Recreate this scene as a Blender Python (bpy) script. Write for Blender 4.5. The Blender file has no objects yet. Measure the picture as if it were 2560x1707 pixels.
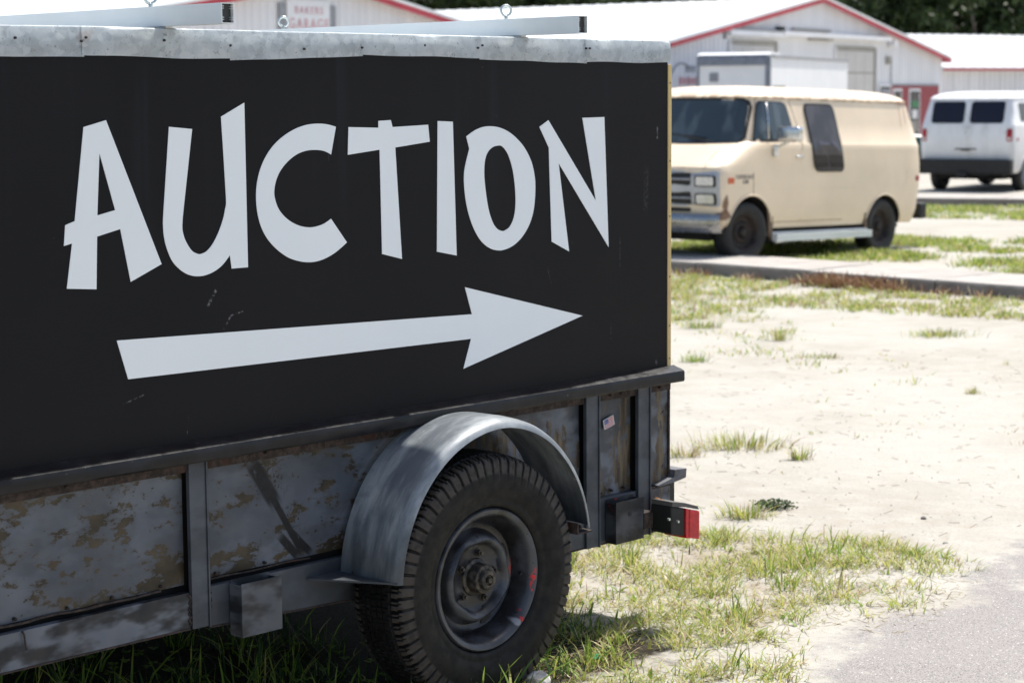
import bpy, bmesh, math, random
import numpy as np
from mathutils import Vector, Matrix, noise
R = math.radians
random.seed(7); rng = np.random.default_rng(7)
S = bpy.context.scene
COL = S.collection

# ------------------------------------------------------------ camera, sky, sun, exposure
cam_d = bpy.data.cameras.new('camera'); cam = bpy.data.objects.new('camera', cam_d); COL.objects.link(cam)
cam.matrix_world = Matrix.Translation((0, 0, 1.85)) @ Matrix.Rotation(R(90 - 6.96), 4, 'X') @ Matrix.Rotation(R(-0.4), 4, 'Z')
cam_d.sensor_width = 36; cam_d.lens = 70; cam_d.clip_end = 2000; cam_d.clip_start = 0.1
cam_d.dof.use_dof = True; cam_d.dof.focus_distance = 5.95; cam_d.dof.aperture_fstop = 5.0
S.camera = cam
SUN_EL, SUN_AZ = 63.0, 40.0            # azimuth measured from +Y towards +X
w = bpy.data.worlds.new('World'); S.world = w; w.use_nodes = True
wn = w.node_tree.nodes; wl = w.node_tree.links
bg = wn['Background']; sky = wn.new('ShaderNodeTexSky'); sky.sky_type = 'NISHITA'
sky.sun_disc = False; sky.sun_elevation = R(SUN_EL); sky.sun_rotation = R(SUN_AZ)
sky.air_density = 1.0; sky.dust_density = 2.5; sky.ozone_density = 1.0
wl.new(sky.outputs[0], bg.inputs[0]); bg.inputs[1].default_value = 0.13
sd = bpy.data.lights.new('sun', 'SUN'); sun = bpy.data.objects.new('sun', sd); COL.objects.link(sun)
sd.energy = 4.5; sd.angle = R(0.6); sd.color = (1.0, 0.96, 0.89)
sv = Vector((math.cos(R(SUN_EL)) * math.sin(R(SUN_AZ)), math.cos(R(SUN_EL)) * math.cos(R(SUN_AZ)), math.sin(R(SUN_EL))))
sun.rotation_euler = sv.to_track_quat('Z', 'Y').to_euler()
S.view_settings.view_transform = 'Standard'; S.view_settings.look = 'None'
S.view_settings.exposure = 0.53; S.view_settings.gamma = 1.0; S.view_settings.use_curve_mapping = False

# ------------------------------------------------------------ materials
class NG:
    def __init__(s, name, base=(.5, .5, .5), rough=.6, metal=0.0, spec=.5, coat=0.0):
        s.m = bpy.data.materials.new(name); s.m.use_nodes = True
        s.t = s.m.node_tree; s.b = s.t.nodes['Principled BSDF']
        s.b.inputs['Base Color'].default_value = (*base, 1); s.b.inputs['Roughness'].default_value = rough
        s.b.inputs['Metallic'].default_value = metal; s.b.inputs['Specular IOR Level'].default_value = spec
        s.b.inputs['Coat Weight'].default_value = coat; s.b.inputs['Coat Roughness'].default_value = .12
        s.tc = s.t.nodes.new('ShaderNodeTexCoord')
    def _in(s, sock, v):
        if isinstance(v, bpy.types.NodeSocket): s.t.links.new(v, sock)
        elif isinstance(v, tuple): sock.default_value = (*v, 1) if len(sock.default_value) == 4 and len(v) == 3 else v
        else: sock.default_value = v
    def co(s, scale=(1, 1, 1), loc=(0, 0, 0), rot=(0, 0, 0)):
        n = s.t.nodes.new('ShaderNodeMapping'); s.t.links.new(s.tc.outputs['Object'], n.inputs[0])
        n.inputs['Scale'].default_value = scale; n.inputs['Location'].default_value = loc; n.inputs['Rotation'].default_value = rot
        return n.outputs[0]
    def noise(s, scale, detail=4, rough=.55, co=None, dist=0.0):
        n = s.t.nodes.new('ShaderNodeTexNoise'); s.t.links.new(co or s.tc.outputs['Object'], n.inputs['Vector'])
        n.inputs['Scale'].default_value = scale; n.inputs['Detail'].default_value = detail
        n.inputs['Roughness'].default_value = rough; n.inputs['Distortion'].default_value = dist
        return n.outputs['Fac']
    def voro(s, scale, co=None, out='Color', feat='F1'):
        n = s.t.nodes.new('ShaderNodeTexVoronoi'); n.feature = feat
        s.t.links.new(co or s.tc.outputs['Object'], n.inputs['Vector']); n.inputs['Scale'].default_value = scale
        return n.outputs[out]
    def ramp(s, fac, a, b, v0=0.0, v1=1.0):
        n = s.t.nodes.new('ShaderNodeMapRange'); n.interpolation_type = 'SMOOTHSTEP'
        s._in(n.inputs['Value'], fac); n.inputs['From Min'].default_value = a; n.inputs['From Max'].default_value = b
        n.inputs['To Min'].default_value = v0; n.inputs['To Max'].default_value = v1
        return n.outputs[0]
    def math(s, op, a, b=0.0, c=0.0):
        n = s.t.nodes.new('ShaderNodeMath'); n.operation = op
        s._in(n.inputs[0], a); s._in(n.inputs[1], b); s._in(n.inputs[2], c); return n.outputs[0]
    def mix(s, f, a, b):
        n = s.t.nodes.new('ShaderNodeMix'); n.data_type = 'RGBA'
        s._in(n.inputs[0], f); s._in(n.inputs[6], a); s._in(n.inputs[7], b); return n.outputs[2]
    def xyz(s):
        n = s.t.nodes.new('ShaderNodeSeparateXYZ'); s.t.links.new(s.tc.outputs['Object'], n.inputs[0]); return n.outputs
    def blob(s, x, z, rx, rz, soft=.5, wob=0.0):
        """round mark at (x, z) on the XZ plane of the object"""
        o = s.xyz(); dx = s.math('DIVIDE', s.math('SUBTRACT', o[0], x), rx); dz = s.math('DIVIDE', s.math('SUBTRACT', o[2], z), rz)
        d = s.math('SQRT', s.math('ADD', s.math('MULTIPLY', dx, dx), s.math('MULTIPLY', dz, dz)))
        if wob: d = s.math('ADD', d, s.math('MULTIPLY', s.math('SUBTRACT', s.noise(14, 5), .5), wob))
        return s.ramp(d, 1.0 + soft / 2, 1.0 - soft / 2)
    def line(s, p, q, wd, soft=.6):
        """straight mark from p to q on the XZ plane"""
        o = s.xyz(); L = math.hypot(q[0] - p[0], q[1] - p[1]); ux, uz = (q[0] - p[0]) / L, (q[1] - p[1]) / L
        dx = s.math('SUBTRACT', o[0], p[0]); dz = s.math('SUBTRACT', o[2], p[1])
        al = s.math('ADD', s.math('MULTIPLY', dx, ux), s.math('MULTIPLY', dz, uz))
        ac = s.math('ABSOLUTE', s.math('SUBTRACT', s.math('MULTIPLY', dx, uz), s.math('MULTIPLY', dz, ux)))
        m = s.ramp(ac, wd, wd * (1 - soft))
        e = s.math('MULTIPLY', s.ramp(al, -wd, wd), s.ramp(al, L + wd, L - wd))
        return s.math('MULTIPLY', m, e)
    def bump(s, h, strength=.3, dist=.01):
        n = s.t.nodes.new('ShaderNodeBump'); n.inputs['Strength'].default_value = strength; n.inputs['Distance'].default_value = dist
        s._in(n.inputs['Height'], h)
        if s.b.inputs['Normal'].is_linked: s.t.links.new(s.b.inputs['Normal'].links[0].from_socket, n.inputs['Normal'])
        s.t.links.new(n.outputs[0], s.b.inputs['Normal']); return s
    def col(s, c): s._in(s.b.inputs['Base Color'], c); return s
    def rgh(s, c): s._in(s.b.inputs['Roughness'], c); return s

def simple(name, base, rough=.6, metal=0.0, var=.15, scale=6, bump=0.0, coat=0.0, spec=.5):
    g = NG(name, base, rough, metal, coat=coat, spec=spec)
    n = g.noise(scale, 5, .6)
    g.col(g.mix(g.ramp(n, .3, .7), tuple(c * (1 - var) for c in base), tuple(min(1, c * (1 + var)) for c in base)))
    g.rgh(g.ramp(g.noise(scale * 2.3, 3), .3, .7, max(0.03, rough - .08), min(1, rough + .08)))
    if bump: g.bump(g.noise(scale * 8, 4), bump, .004)
    return g.m
M = {}
# sign panel
g = NG('sign_black', (.017, .017, .02), .42, spec=.16)
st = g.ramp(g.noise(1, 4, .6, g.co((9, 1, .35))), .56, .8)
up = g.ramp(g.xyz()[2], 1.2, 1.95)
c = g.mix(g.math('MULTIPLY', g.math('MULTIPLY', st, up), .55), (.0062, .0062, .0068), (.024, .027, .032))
c = g.mix(g.ramp(g.noise(1.3, 3), .35, .7, 0, .5), c, (.010, .010, .012))
fine = g.noise(1, 4, .7, g.co((6, 6, 160)))
c = g.mix(g.ramp(fine, .4, .75, 0, .16), c, (.03, .03, .036))
sp = g.ramp(g.noise(46, 2, .5), .76, .80)
c = g.mix(g.math('MULTIPLY', sp, .5), c, (.16, .16, .16))
def scr(g, c, p, q, wd, k, colr=(.2, .2, .2)):
    m = g.math('MULTIPLY', g.line(p, q, wd), g.ramp(g.noise(90, 3), .42, .62)); return g.mix(g.math('MULTIPLY', m, k), c, colr)
for p, q, wd, k in (((-.79, 1.305), (-.822, 1.26), .006, .7), ((-.695, 1.233), (-.74, 1.224), .003, .7), ((-.74, 1.224), (-.766, 1.187), .004, .6),
                    ((-1.138, 1.003), (-1.056, 1.025), .003, .5), ((-.902, .946), (-.909, .89), .002, .5), ((1.0, 1.25), (1.0, 1.36), .002, .4),
                    ((.62, 1.28), (.64, 1.22), .002, .3), ((.95, 1.0), (.951, 1.08), .002, .25), ((1.205, 1.70), (1.205, 1.745), .005, .8),
                    ((-.352, 1.665), (-.352, 1.69), .0016, 1.0), ((1.14, 1.45), (1.145, 1.60), .018, .12), ((1.2, .885), (1.203, .9), .008, .6)):
    c = scr(g, c, p, q, wd, k)
g.col(c); g.rgh(g.ramp(fine, .3, .7, .5, .65)); g.bump(g.noise(1, 2, .5, g.co((3, 1, 2.2))), .25, .006); M['panel'] = g.m
g = NG('vinyl_white', (.80, .83, .86), .5); g.col(g.mix(g.ramp(g.noise(2.5, 4), .35, .7), (.83, .865, .87), (.80, .84, .85)))
g.bump(g.noise(1, 3, .6, g.co((6, 6, 120))), .05, .002); M['letter'] = g.m
# galvanised flashing
g = NG('galvanised', (.55, .6, .62), .42, .2)
v = g.voro(55, g.co((1, 1, 1)), 'Color'); sep = g.t.nodes.new('ShaderNodeSeparateColor'); g.t.links.new(v, sep.inputs[0])
c = g.mix(sep.outputs[0], (.60, .65, .665), (.80, .84, .85))
c = g.mix(g.ramp(g.noise(9, 3), .4, .65, 0, .6), c, (.86, .90, .91))
wr = g.noise(70, 6, .75, None, 1.2); c = g.mix(g.ramp(wr, .585, .65, 0, .75), c, (.24, .24, .26))
c = g.mix(g.math('MULTIPLY', g.ramp(g.noise(7, 4), .66, .74), .3), c, (.45, .28, .2))
g.col(c); g.rgh(g.ramp(g.noise(9, 3), .3, .7, .34, .55)); g.bump(g.noise(5, 2), .5, .02); g.bump(wr, .12, .002); M['galv'] = g.m
g = NG('galvanised_weathered_shaded', (.2, .225, .24), .45, .15)
c = g.mix(g.ramp(g.noise(1, 5, .65, g.co((3, 14, 3))), .35, .7), (.13, .148, .165), (.38, .41, .425))
c = g.mix(g.ramp(g.noise(26, 5, .7), .68, .72, 0, .8), c, (.5, .53, .55)); c = g.mix(g.ramp(g.noise(7, 5), .48, .68, 0, .6), c, (.07, .08, .095)); c = g.mix(g.math('MULTIPLY', g.ramp(g.math('ADD', g.xyz()[2], g.math('MULTIPLY', g.noise(1, 5, .6, g.co((14, 14, 3))), .16)), .72, .48), .62), c, (.028, .032, .036))  # weathered zinc; the low dark blend paints in shading on the lower fender
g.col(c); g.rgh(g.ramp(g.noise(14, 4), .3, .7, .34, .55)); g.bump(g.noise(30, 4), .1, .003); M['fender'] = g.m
# painted, rusting steel sheet; the flaked patches are olive brown primer
def steel(name, base=(.092, .105, .127), dens=.5, streak=False, smudge=.5, marks=None, seed=0.0):
    g = NG(name, base, .5, .15)
    c = g.mix(g.ramp(g.noise(3.2, 4, .5, g.co(loc=(seed, 0, 0))), .35, .65), tuple(x * .8 for x in base), tuple(x * 1.25 for x in base))
    dk = g.ramp(g.noise(1, 3, .5, g.co((6, 5, 13), (seed * 2, 3, 1))), .42, .58, 0, smudge); c = g.mix(dk, c, (.011, .012, .014))
    if dens > 0:
        sc = (14, 14, 5) if streak else (9, 10, 17)
        big = g.noise(1, 8, .70, g.co(sc, (seed + 5, 0, seed))); small = g.noise(34, 4, .6, g.co(loc=(seed, 0, 0)))
        m = g.math('ADD', big, g.math('MULTIPLY', g.math('SUBTRACT', small, .5), .22)); m = g.math('ADD', m, g.math('MULTIPLY', g.ramp(g.xyz()[2], .53, .455, 0, .045), g.ramp(g.xyz()[2], .43, .435)))
        pt = g.ramp(m, .63 - dens * .18, .655 - dens * .18)
        if not streak: pt = g.math('MAXIMUM', pt, g.math('MULTIPLY', g.ramp(g.noise(30, 3, .5, g.co((1, 1, 1.5), (seed, 2, 0))), .655, .675), g.ramp(g.noise(3.5, 3), .45, .55)))
        halo = g.ramp(m, .57 - dens * .18, .64 - dens * .18)
        rc = g.mix(g.ramp(g.noise(11, 5), .35, .7), (.030, .023, .012), (.070, .053, .030)) if not streak else g.mix(g.ramp(g.noise(1, 5, .6, g.co((30, 5, 4))), .35, .7), (.035, .022, .014), (.17, .135, .085))
        c = g.mix(g.math('MULTIPLY', halo, .35), c, (.07, .06, .045)); c = g.mix(pt, c, rc)
        tiny = g.ramp(g.noise(60, 3, .6), .70, .74); c = g.mix(g.math('MULTIPLY', tiny, .7), c, (.05, .035, .02))
        g.bump(pt, .35, -.0015)
    g.rgh(g.ramp(g.noise(20, 4), .3, .7, .42, .65))
    if marks: c = marks(g, c)
    g.col(c); g.bump(g.noise(120, 3), .12, .001); return g.m
M['sheet0'] = steel('painted_steel_sheet', dens=.50, seed=1.3, smudge=.25)
def strokes(g, c):
    for p, q, wd in (((-.655, .775), (-.565, .635), .028), ((-.59, .68), (-.462, .462), .013), ((-.55, .53), (-.48, .455), .016), ((-.505, .535), (-.43, .46), .014)):
        m = g.math('MULTIPLY', g.line(p, q, wd * 1.1, .4), g.ramp(g.noise(1, 6, .7, g.co((60, 60, 22), rot=(0, .6, 0))), .25, .42)); c = g.mix(m, c, (.006, .006, .007))
    for x, z, a, b in ((-.585, .70, .06, .05), (-.50, .58, .04, .04)):
        c = g.mix(g.math('MULTIPLY', g.blob(x, z, a, b, 1.2), g.ramp(g.noise(120, 3), .56, .62)), c, (.012, .012, .014))
    return c
M['sheet1'] = steel('painted_steel_sheet_brushed', dens=.45, seed=4.1, smudge=.3, marks=strokes)
M['sheet2'] = steel('painted_steel_sheet_streaked', (.12, .135, .16), dens=.6, streak=True, seed=2.2, smudge=.6)
M['steel'] = steel('painted_steel', (.06, .069, .082), dens=0, smudge=.35, seed=7)
M['rail'] = steel('painted_steel_rail', (.105, .118, .14), dens=0, smudge=.95, seed=9.4)
M['boxsteel'] = steel('overpainted_steel_pocket', (.10, .11, .125), dens=.0, smudge=.9, seed=11)
def redm(g, c):
    r = g.ramp(g.noise(22, 4, .6), .64, .67); return g.mix(g.math('MULTIPLY', r, g.ramp(g.xyz()[2], .38, .44)), c, (.5, .012, .01))
M['boxsteel2'] = steel('black_oversprayed_steel_pocket', (.06, .065, .075), dens=.0, smudge=1.0, seed=3, marks=redm)
g = NG('rusty_steel', (.05, .03, .02), .85); n = g.noise(45, 6, .7)
c = g.mix(g.ramp(n, .4, .65), (.020, .014, .012), (.065, .045, .037)); c = g.mix(g.ramp(g.noise(12, 4), .55, .7), c, (.05, .021, .013)); g.col(c); g.bump(n, .8, .004); M['rust'] = g.m
g = NG('black_paint', (.014, .014, .016), .38, spec=.3); n = g.noise(8, 5); c = g.mix(g.ramp(n, .4, .7), (.005, .005, .006), (.012, .012, .015))
c = g.mix(g.ramp(g.noise(70, 4, .6), .71, .74, 0, .7), c, (.22, .21, .2)); g.col(c); g.rgh(g.ramp(g.noise(22, 3), .3, .7, .3, .5)); g.bump(g.noise(18, 4), .3, .004); M['trim'] = g.m
M['black'] = simple('black_matt', (.012, .012, .012), .6, bump=.1)
M['gold'] = simple('gold_trim', (.60, .45, .20), .45, .1, .08, 9)
M['alu'] = simple('aluminium', (.74, .77, .76), .42, .15, .05, 3)
M['hollow_shade'] = simple('beam_hollow_shade', (.05, .05, .05), .6, .3)
M['zinc'] = simple('zinc_eye_bolt', (.6, .65, .62), .3, .8, .1, 20)
M['sealant'] = simple('dark_hole', (.03, .03, .03), .9)
M['copper'] = simple('orange_wire', (.36, .17, .06), .5)
# tyre and rim
g = NG('tyre_rubber', (.016, .016, .016), .62, spec=.25); o = g.xyz()
rr = g.math('SQRT', g.math('ADD', g.math('MULTIPLY', o[0], o[0]), g.math('MULTIPLY', o[2], o[2])))
c = g.mix(g.ramp(g.noise(20, 4), .35, .7), (.004, .004, .0041), (.0085, .0083, .008))
at = g.t.nodes.new('ShaderNodeAttribute'); at.attribute_name = 'dust'; c = g.mix(g.math('MULTIPLY', g.ramp(at.outputs['Fac'], .5, 1.0), g.ramp(g.noise(40, 4), .3, .6, .5, 1.0)), c, (.050, .043, .037))
c = g.mix(g.math('MULTIPLY', g.ramp(g.noise(9, 5), .58, .75), .3), c, (.05, .042, .034))
g.col(c); g.rgh(g.ramp(g.noise(30, 3), .3, .7, .5, .72)); g.bump(g.noise(150, 3), .15, .001); M['tyre'] = g.m
g = NG('rim_black', (.015, .015, .017), .36, spec=.5); c = g.mix(g.ramp(g.noise(10, 4), .4, .7), (.013, .013, .015), (.06, .064, .075))
c = g.mix(g.ramp(g.noise(14, 5), .64, .72, 0, .8), c, (.06, .045, .03))
pk = g.ramp(g.noise(30, 5, .7), .47, .50)
rd_ = g.xyz(); rd_ = g.math('SQRT', g.math('ADD', g.math('MULTIPLY', rd_[0], rd_[0]), g.math('MULTIPLY', rd_[2], rd_[2])))
wn1 = g.ramp(g.noise(6, 4), .35, .6)
c = g.mix(g.math('MULTIPLY', g.math('MULTIPLY', g.ramp(rd_, .198, .212), wn1), .8), c, (.055, .063, .075)); c = g.mix(g.math('MULTIPLY', g.math('MULTIPLY', g.ramp(rd_, .112, .122), g.ramp(rd_, .146, .134)), g.ramp(g.noise(8, 4, .6, g.co(loc=(3, 0, 1))), .38, .6)), c, (.085, .09, .10))  # lip and hump greyed: overspray, and highlights painted into the colour
m1 = g.math('MULTIPLY', g.blob(.213, .0, .008, .05, .5, .35), pk); c = g.mix(m1, c, (.62, .01, .012))
m2 = g.math('MULTIPLY', g.blob(.170, .03, .005, .04, .6, .35), g.ramp(g.noise(38, 5, .7), .48, .5)); c = g.mix(m2, c, (.45, .008, .01))
m3 = g.math('MULTIPLY', g.blob(.185, -.115, .008, .025, .6, .5), g.ramp(g.noise(38, 5, .7), .5, .52)); c = g.mix(m3, c, (.45, .01, .01))
c = g.mix(g.blob(.168, -.13, .012, .012, .6, .4), c, (.22, .23, .25))
g.col(c); g.rgh(g.ramp(g.noise(25, 4), .3, .7, .26, .5)); g.bump(g.noise(22, 4), .25, .003); M['rim'] = g.m
g = NG('hub_grease', (.04, .035, .028), .5, .3); c = g.mix(g.ramp(g.noise(45, 5), .4, .65), (.018, .017, .016), (.10, .085, .065)); g.col(c); g.bump(g.noise(80, 4), .4, .002); M['hub'] = g.m
g = NG('red_lens', (.55, .004, .01), .12, coat=.6); n = g.voro(1, g.co((220, 220, 60)), 'Distance'); g.bump(n, .5, .002)
c = g.mix(g.ramp(g.noise(60, 3), .4, .7), (.50, .003, .008), (.66, .008, .02)); g.col(c); g.b.inputs['Emission Strength'].default_value = 0; M['lens'] = g.m
M['flag_white'] = simple('flag_white', (.7, .68, .68), .6); M['flag_red'] = simple('flag_red', (.45, .05, .06), .6); M['flag_blue'] = simple('flag_blue', (.07, .09, .3), .6)
# ground
def sandcol(g):
    n1 = g.noise(.6, 6, .6); n2 = g.noise(5, 6, .65); n3 = g.noise(60, 5, .7)
    c = g.mix(g.ramp(n1, .35, .68), (.41, .395, .352), (.35, .325, .278)); c = g.mix(g.ramp(n2, .4, .75, 0, .5), c, (.47, .45, .405))
    c = g.mix(g.ramp(n3, .50, .72, 0, .65), c, (.28, .24, .19)); c = g.mix(g.ramp(g.noise(150, 3, .6), .64, .72, 0, .6), c, (.22, .19, .16))
    return g.mix(g.ramp(g.noise(110, 3, .6), .66, .72, 0, .7), c, (.68, .65, .61)), n2, n3
g = NG('pale_sand', (.5, .5, .5), .95, spec=.2); c, n2, n3 = sandcol(g)
o = g.xyz()
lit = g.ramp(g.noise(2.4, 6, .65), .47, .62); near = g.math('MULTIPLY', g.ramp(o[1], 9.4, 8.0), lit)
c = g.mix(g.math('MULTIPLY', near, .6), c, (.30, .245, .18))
g.col(c); g.bump(g.noise(1.6, 4), .5, .06); g.bump(n2, .5, .02); g.bump(n3, .6, .006); g.bump(g.noise(220, 2), .5, .002); M['sand'] = g.m
g = NG('worn_asphalt', (.2, .2, .2), .9, spec=.3); c0, n2, n3 = sandcol(g)
a = g.mix(g.ramp(g.noise(3, 5), .35, .7), (.115, .11, .108), (.23, .22, .208)); a = g.mix(g.ramp(g.voro(130, None, 'Distance'), .2, .45), a, (.29, .27, .255))
a = g.mix(g.ramp(g.noise(170, 3), .58, .68), a, (.12, .115, .115)); a = g.mix(g.ramp(g.noise(2.1, 6, .7), .52, .66, 0, .9), a, c0)
a = g.mix(g.ramp(g.noise(95, 3), .64, .69), a, (.6, .58, .55))
at = g.t.nodes.new('ShaderNodeAttribute'); at.attribute_name = 'edge'
e = g.ramp(g.math('ADD', at.outputs['Fac'], g.math('MULTIPLY', g.math('SUBTRACT', g.noise(9, 6, .7), .5), .9)), .32, .62)
g.col(g.mix(e, c0, a)); g.bump(g.noise(130, 4), .6, .004); g.bump(g.noise(6, 4), .3, .02); M['asphalt'] = g.m
g = NG('concrete', (.36, .34, .32), .9); c = g.mix(g.ramp(g.noise(3, 5), .3, .7), (.34, .315, .285), (.43, .40, .365)); c = g.mix(g.ramp(g.noise(30, 5), .55, .7, 0, .5), c, (.2, .18, .16))
c = g.mix(g.ramp(g.noise(1.2, 6, .7), .6, .72, 0, .5), c, (.17, .15, .14)); c = g.mix(g.math('MULTIPLY', g.ramp(g.math('ADD', g.xyz()[2], g.math('MULTIPLY', g.noise(9, 5), .04)), .140, .120), .6), c, (.10, .08, .065)); g.col(c); g.bump(g.noise(60, 5), .4, .004); M['concrete'] = g.m  # last blend darkens slab faces below the top, painting in their shade
def leaf(name, a, b, tr=.4):
    m = bpy.data.materials.new(name); m.use_nodes = True; t = m.node_tree; t.nodes.clear()
    out = t.nodes.new('ShaderNodeOutputMaterial'); mx = t.nodes.new('ShaderNodeMixShader'); p = t.nodes.new('ShaderNodeBsdfPrincipled'); q = t.nodes.new('ShaderNodeBsdfTranslucent')
    gi = t.nodes.new('ShaderNodeNewGeometry'); cm = t.nodes.new('ShaderNodeMix'); cm.data_type = 'RGBA'
    t.links.new(gi.outputs['Random Per Island'], cm.inputs[0]); cm.inputs[6].default_value = (*a, 1); cm.inputs[7].default_value = (*b, 1)
    t.links.new(cm.outputs[2], p.inputs['Base Color']); t.links.new(cm.outputs[2], q.inputs[0]); p.inputs['Roughness'].default_value = .5; p.inputs['Specular IOR Level'].default_value = .35
    mx.inputs[0].default_value = tr; t.links.new(p.outputs[0], mx.inputs[1]); t.links.new(q.outputs[0], mx.inputs[2]); t.links.new(mx.outputs[0], out.inputs[0]); return m
GR = [leaf('grass_green', (.16, .27, .035), (.29, .39, .07)), leaf('grass_yellow', (.38, .42, .08), (.54, .52, .14), .5), leaf('grass_straw', (.50, .40, .22), (.62, .52, .33), .25), leaf('grass_dark', (.03, .075, .018), (.06, .12, .03)),
      leaf('grass_brown', (.20, .10, .05), (.30, .17, .09), .25)]
M['leaf1'] = leaf('oak_leaves', (.018, .032, .010), (.055, .085, .024), .25); M['bark'] = simple('bark', (.09, .075, .06), .9, var=.3, bump=.5)
M['leaf2'] = leaf('weed_leaves', (.05, .08, .03), (.09, .13, .05), .3)
# vehicles and buildings
def vanpaint(name, base, rough, dirty=False):
    g = NG(name, base, rough, coat=.25); n = g.noise(1.3, 5, .6)
    c = g.mix(g.ramp(n, .3, .7), tuple(x * .93 for x in base), tuple(min(1, x * 1.05) for x in base))
    if dirty:
        c = g.mix(g.ramp(g.noise(1, 5, .7, g.co((5, 5, 1.1))), .45, .75, 0, .65), c, (.5, .49, .46)); c = g.mix(g.ramp(g.xyz()[2], .95, .45, 0, .3), c, (.3, .27, .22))
    else:
        c = g.mix(g.ramp(g.xyz()[2], .8, .4, 0, .2), c, (.62, .48, .32))
        for x, z, a, b in ((-.43, .66, .04, .10), (-.43, .55, .07, .06)): c = g.mix(g.math('MULTIPLY', g.blob(x, z, a, b, .5, 1.6), .9), c, (.13, .05, .02))
        for x, z, a, b in ((3.35, 1.86, .22, .035), (3.33, 1.72, .02, .12), (3.22, 1.7, .012, .16), (3.44, 1.75, .02, .1)): c = g.mix(g.math('MULTIPLY', g.blob(x, z, a, b, .9, 1.0), .5), c, (.36, .13, .04))
        e = g.math('MULTIPLY', g.math('MULTIPLY', g.ramp(g.xyz()[2], 1.84, 1.87), g.ramp(g.xyz()[2], 1.915, 1.9)), g.ramp(g.noise(9, 5), .44, .56)); c = g.mix(g.math('MULTIPLY', e, .6), c, (.25, .13, .06))
    g.col(c); g.rgh(g.ramp(g.noise(5, 4), .3, .7, rough - .07, rough + .1)); return g.m
M['beige'] = vanpaint('beige_paint', (.83, .68, .495), .42); M['white_van'] = vanpaint('chalky_white_paint', (.78, .785, .79), .5, True)
g = NG('tinted_glass', (.022, .033, .04), .06, coat=.3); g.col(g.mix(g.ramp(g.noise(2, 2, .5, g.co((2.5, 2.5, .7))), .48, .66), (.035, .050, .058), (.085, .108, .118))); M['glass'] = g.m
g = NG('dusty_dark_glass', (.05, .045, .05), .2); g.col(g.mix(g.ramp(g.noise(3, 3), .4, .7), (.045, .04, .045), (.09, .08, .085))); M['glass2'] = g.m
M['glass3'] = simple('black_blue_glass', (.008, .008, .016), .08)
M['chrome'] = simple('chrome', (.62, .63, .64), .2, .95, .08, 6); M['grille'] = simple('grey_grille', (.42, .43, .45), .4, .4, .1)
M['lamp'] = simple('headlight_glass', (.55, .56, .56), .12, .5, .1, 20); M['amber'] = simple('orange_lens', (.55, .10, .03), .25); M['redl'] = simple('red_lamp', (.35, .01, .015), .2)
M['rubber'] = simple('black_rubber', (.012, .012, .012), .65); M['seam'] = simple('door_gap', (.22, .15, .09), .8); M['rusty_rim'] = simple('rusty_wheel', (.035, .026, .022), .6, .3, .35, 12)
M['flap'] = simple('brown_flap', (.16, .11, .07), .8); M['badge'] = simple('badge_grey', (.14, .14, .15), .4, .3)
M['under'] = simple('underbody', (.012, .011, .010), .9)
g = NG('white_siding', (.78, .78, .79), .6); c = g.mix(g.ramp(g.noise(1, 4, .6, g.co((1.5, 1.5, .25))), .4, .7), (.76, .76, .77), (.83, .83, .84))
c = g.mix(g.ramp(g.noise(1, 5, .7, g.co((3, 3, .3))), .58, .75, 0, .35), c, (.55, .52, .47)); g.col(c); M['siding'] = g.m
M['roof'] = simple('white_metal_roof', (.78, .80, .80), .45, .1, .04, .6); M['redtrim'] = simple('red_trim', (.50, .045, .07), .5, 0, .12, 2)
M['redwall'] = simple('red_wall', (.30, .05, .06), .6, 0, .1, 2); M['doorpaint'] = simple('beige_door', (.60, .58, .55), .6, 0, .05, 1); M['tan'] = simple('tan_board', (.34, .32, .28), .7)  # tan serves door frames, rails, flashing and a meter box
M['green'] = simple('green_poster', (.04, .2, .08), .5); M['grey'] = simple('grey_board', (.30, .31, .33), .6, 0, .1, 2); M['signw'] = simple('white_sign', (.80, .80, .81), .5, 0, .03, 3)
M['signred'] = simple('faded_red_letters', (.60, .30, .32), .6); M['boxwhite'] = simple('white_box_panel', (.80, .81, .82), .5, 0, .04, 1); M['steelrail'] = simple('grey_steel_rail', (.22, .24, .28), .45, .4)
M['teal'] = simple('teal_paint', (.015, .07, .075), .3, 0, .1, 2, coat=.4); M['lens_dark'] = simple('window_dark', (.03, .04, .045), .15)
M['stone'] = simple('grey_stone', (.13, .12, .11), .8, var=.3, scale=40, bump=.5); M['pale_stone'] = simple('pale_stone', (.5, .47, .43), .85, var=.2, scale=60); M['gplastic'] = simple('green_plastic', (.02, .35, .16), .3)
M['hood'] = simple('sunlit_hood_plastic', (.10, .095, .09), .6)  # lamp hood coloured paler to stand in for sunlight on it
g = NG('shade_dark_soil', (.03, .025, .02), .95, spec=.1); c0, n2, n3 = sandcol(g); at = g.t.nodes.new('ShaderNodeAttribute'); at.attribute_name = 'edge'
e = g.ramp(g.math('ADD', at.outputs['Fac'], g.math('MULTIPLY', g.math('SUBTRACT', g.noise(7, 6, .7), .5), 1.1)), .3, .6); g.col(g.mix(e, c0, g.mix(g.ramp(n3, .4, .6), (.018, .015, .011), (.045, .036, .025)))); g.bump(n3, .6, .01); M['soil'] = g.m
M['wood'] = simple('grey_weathered_wood', (.11, .11, .12), .8, var=.35, scale=14, bump=.6)
M['twig'] = simple('dead_twig', (.20, .13, .08), .9)

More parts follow.
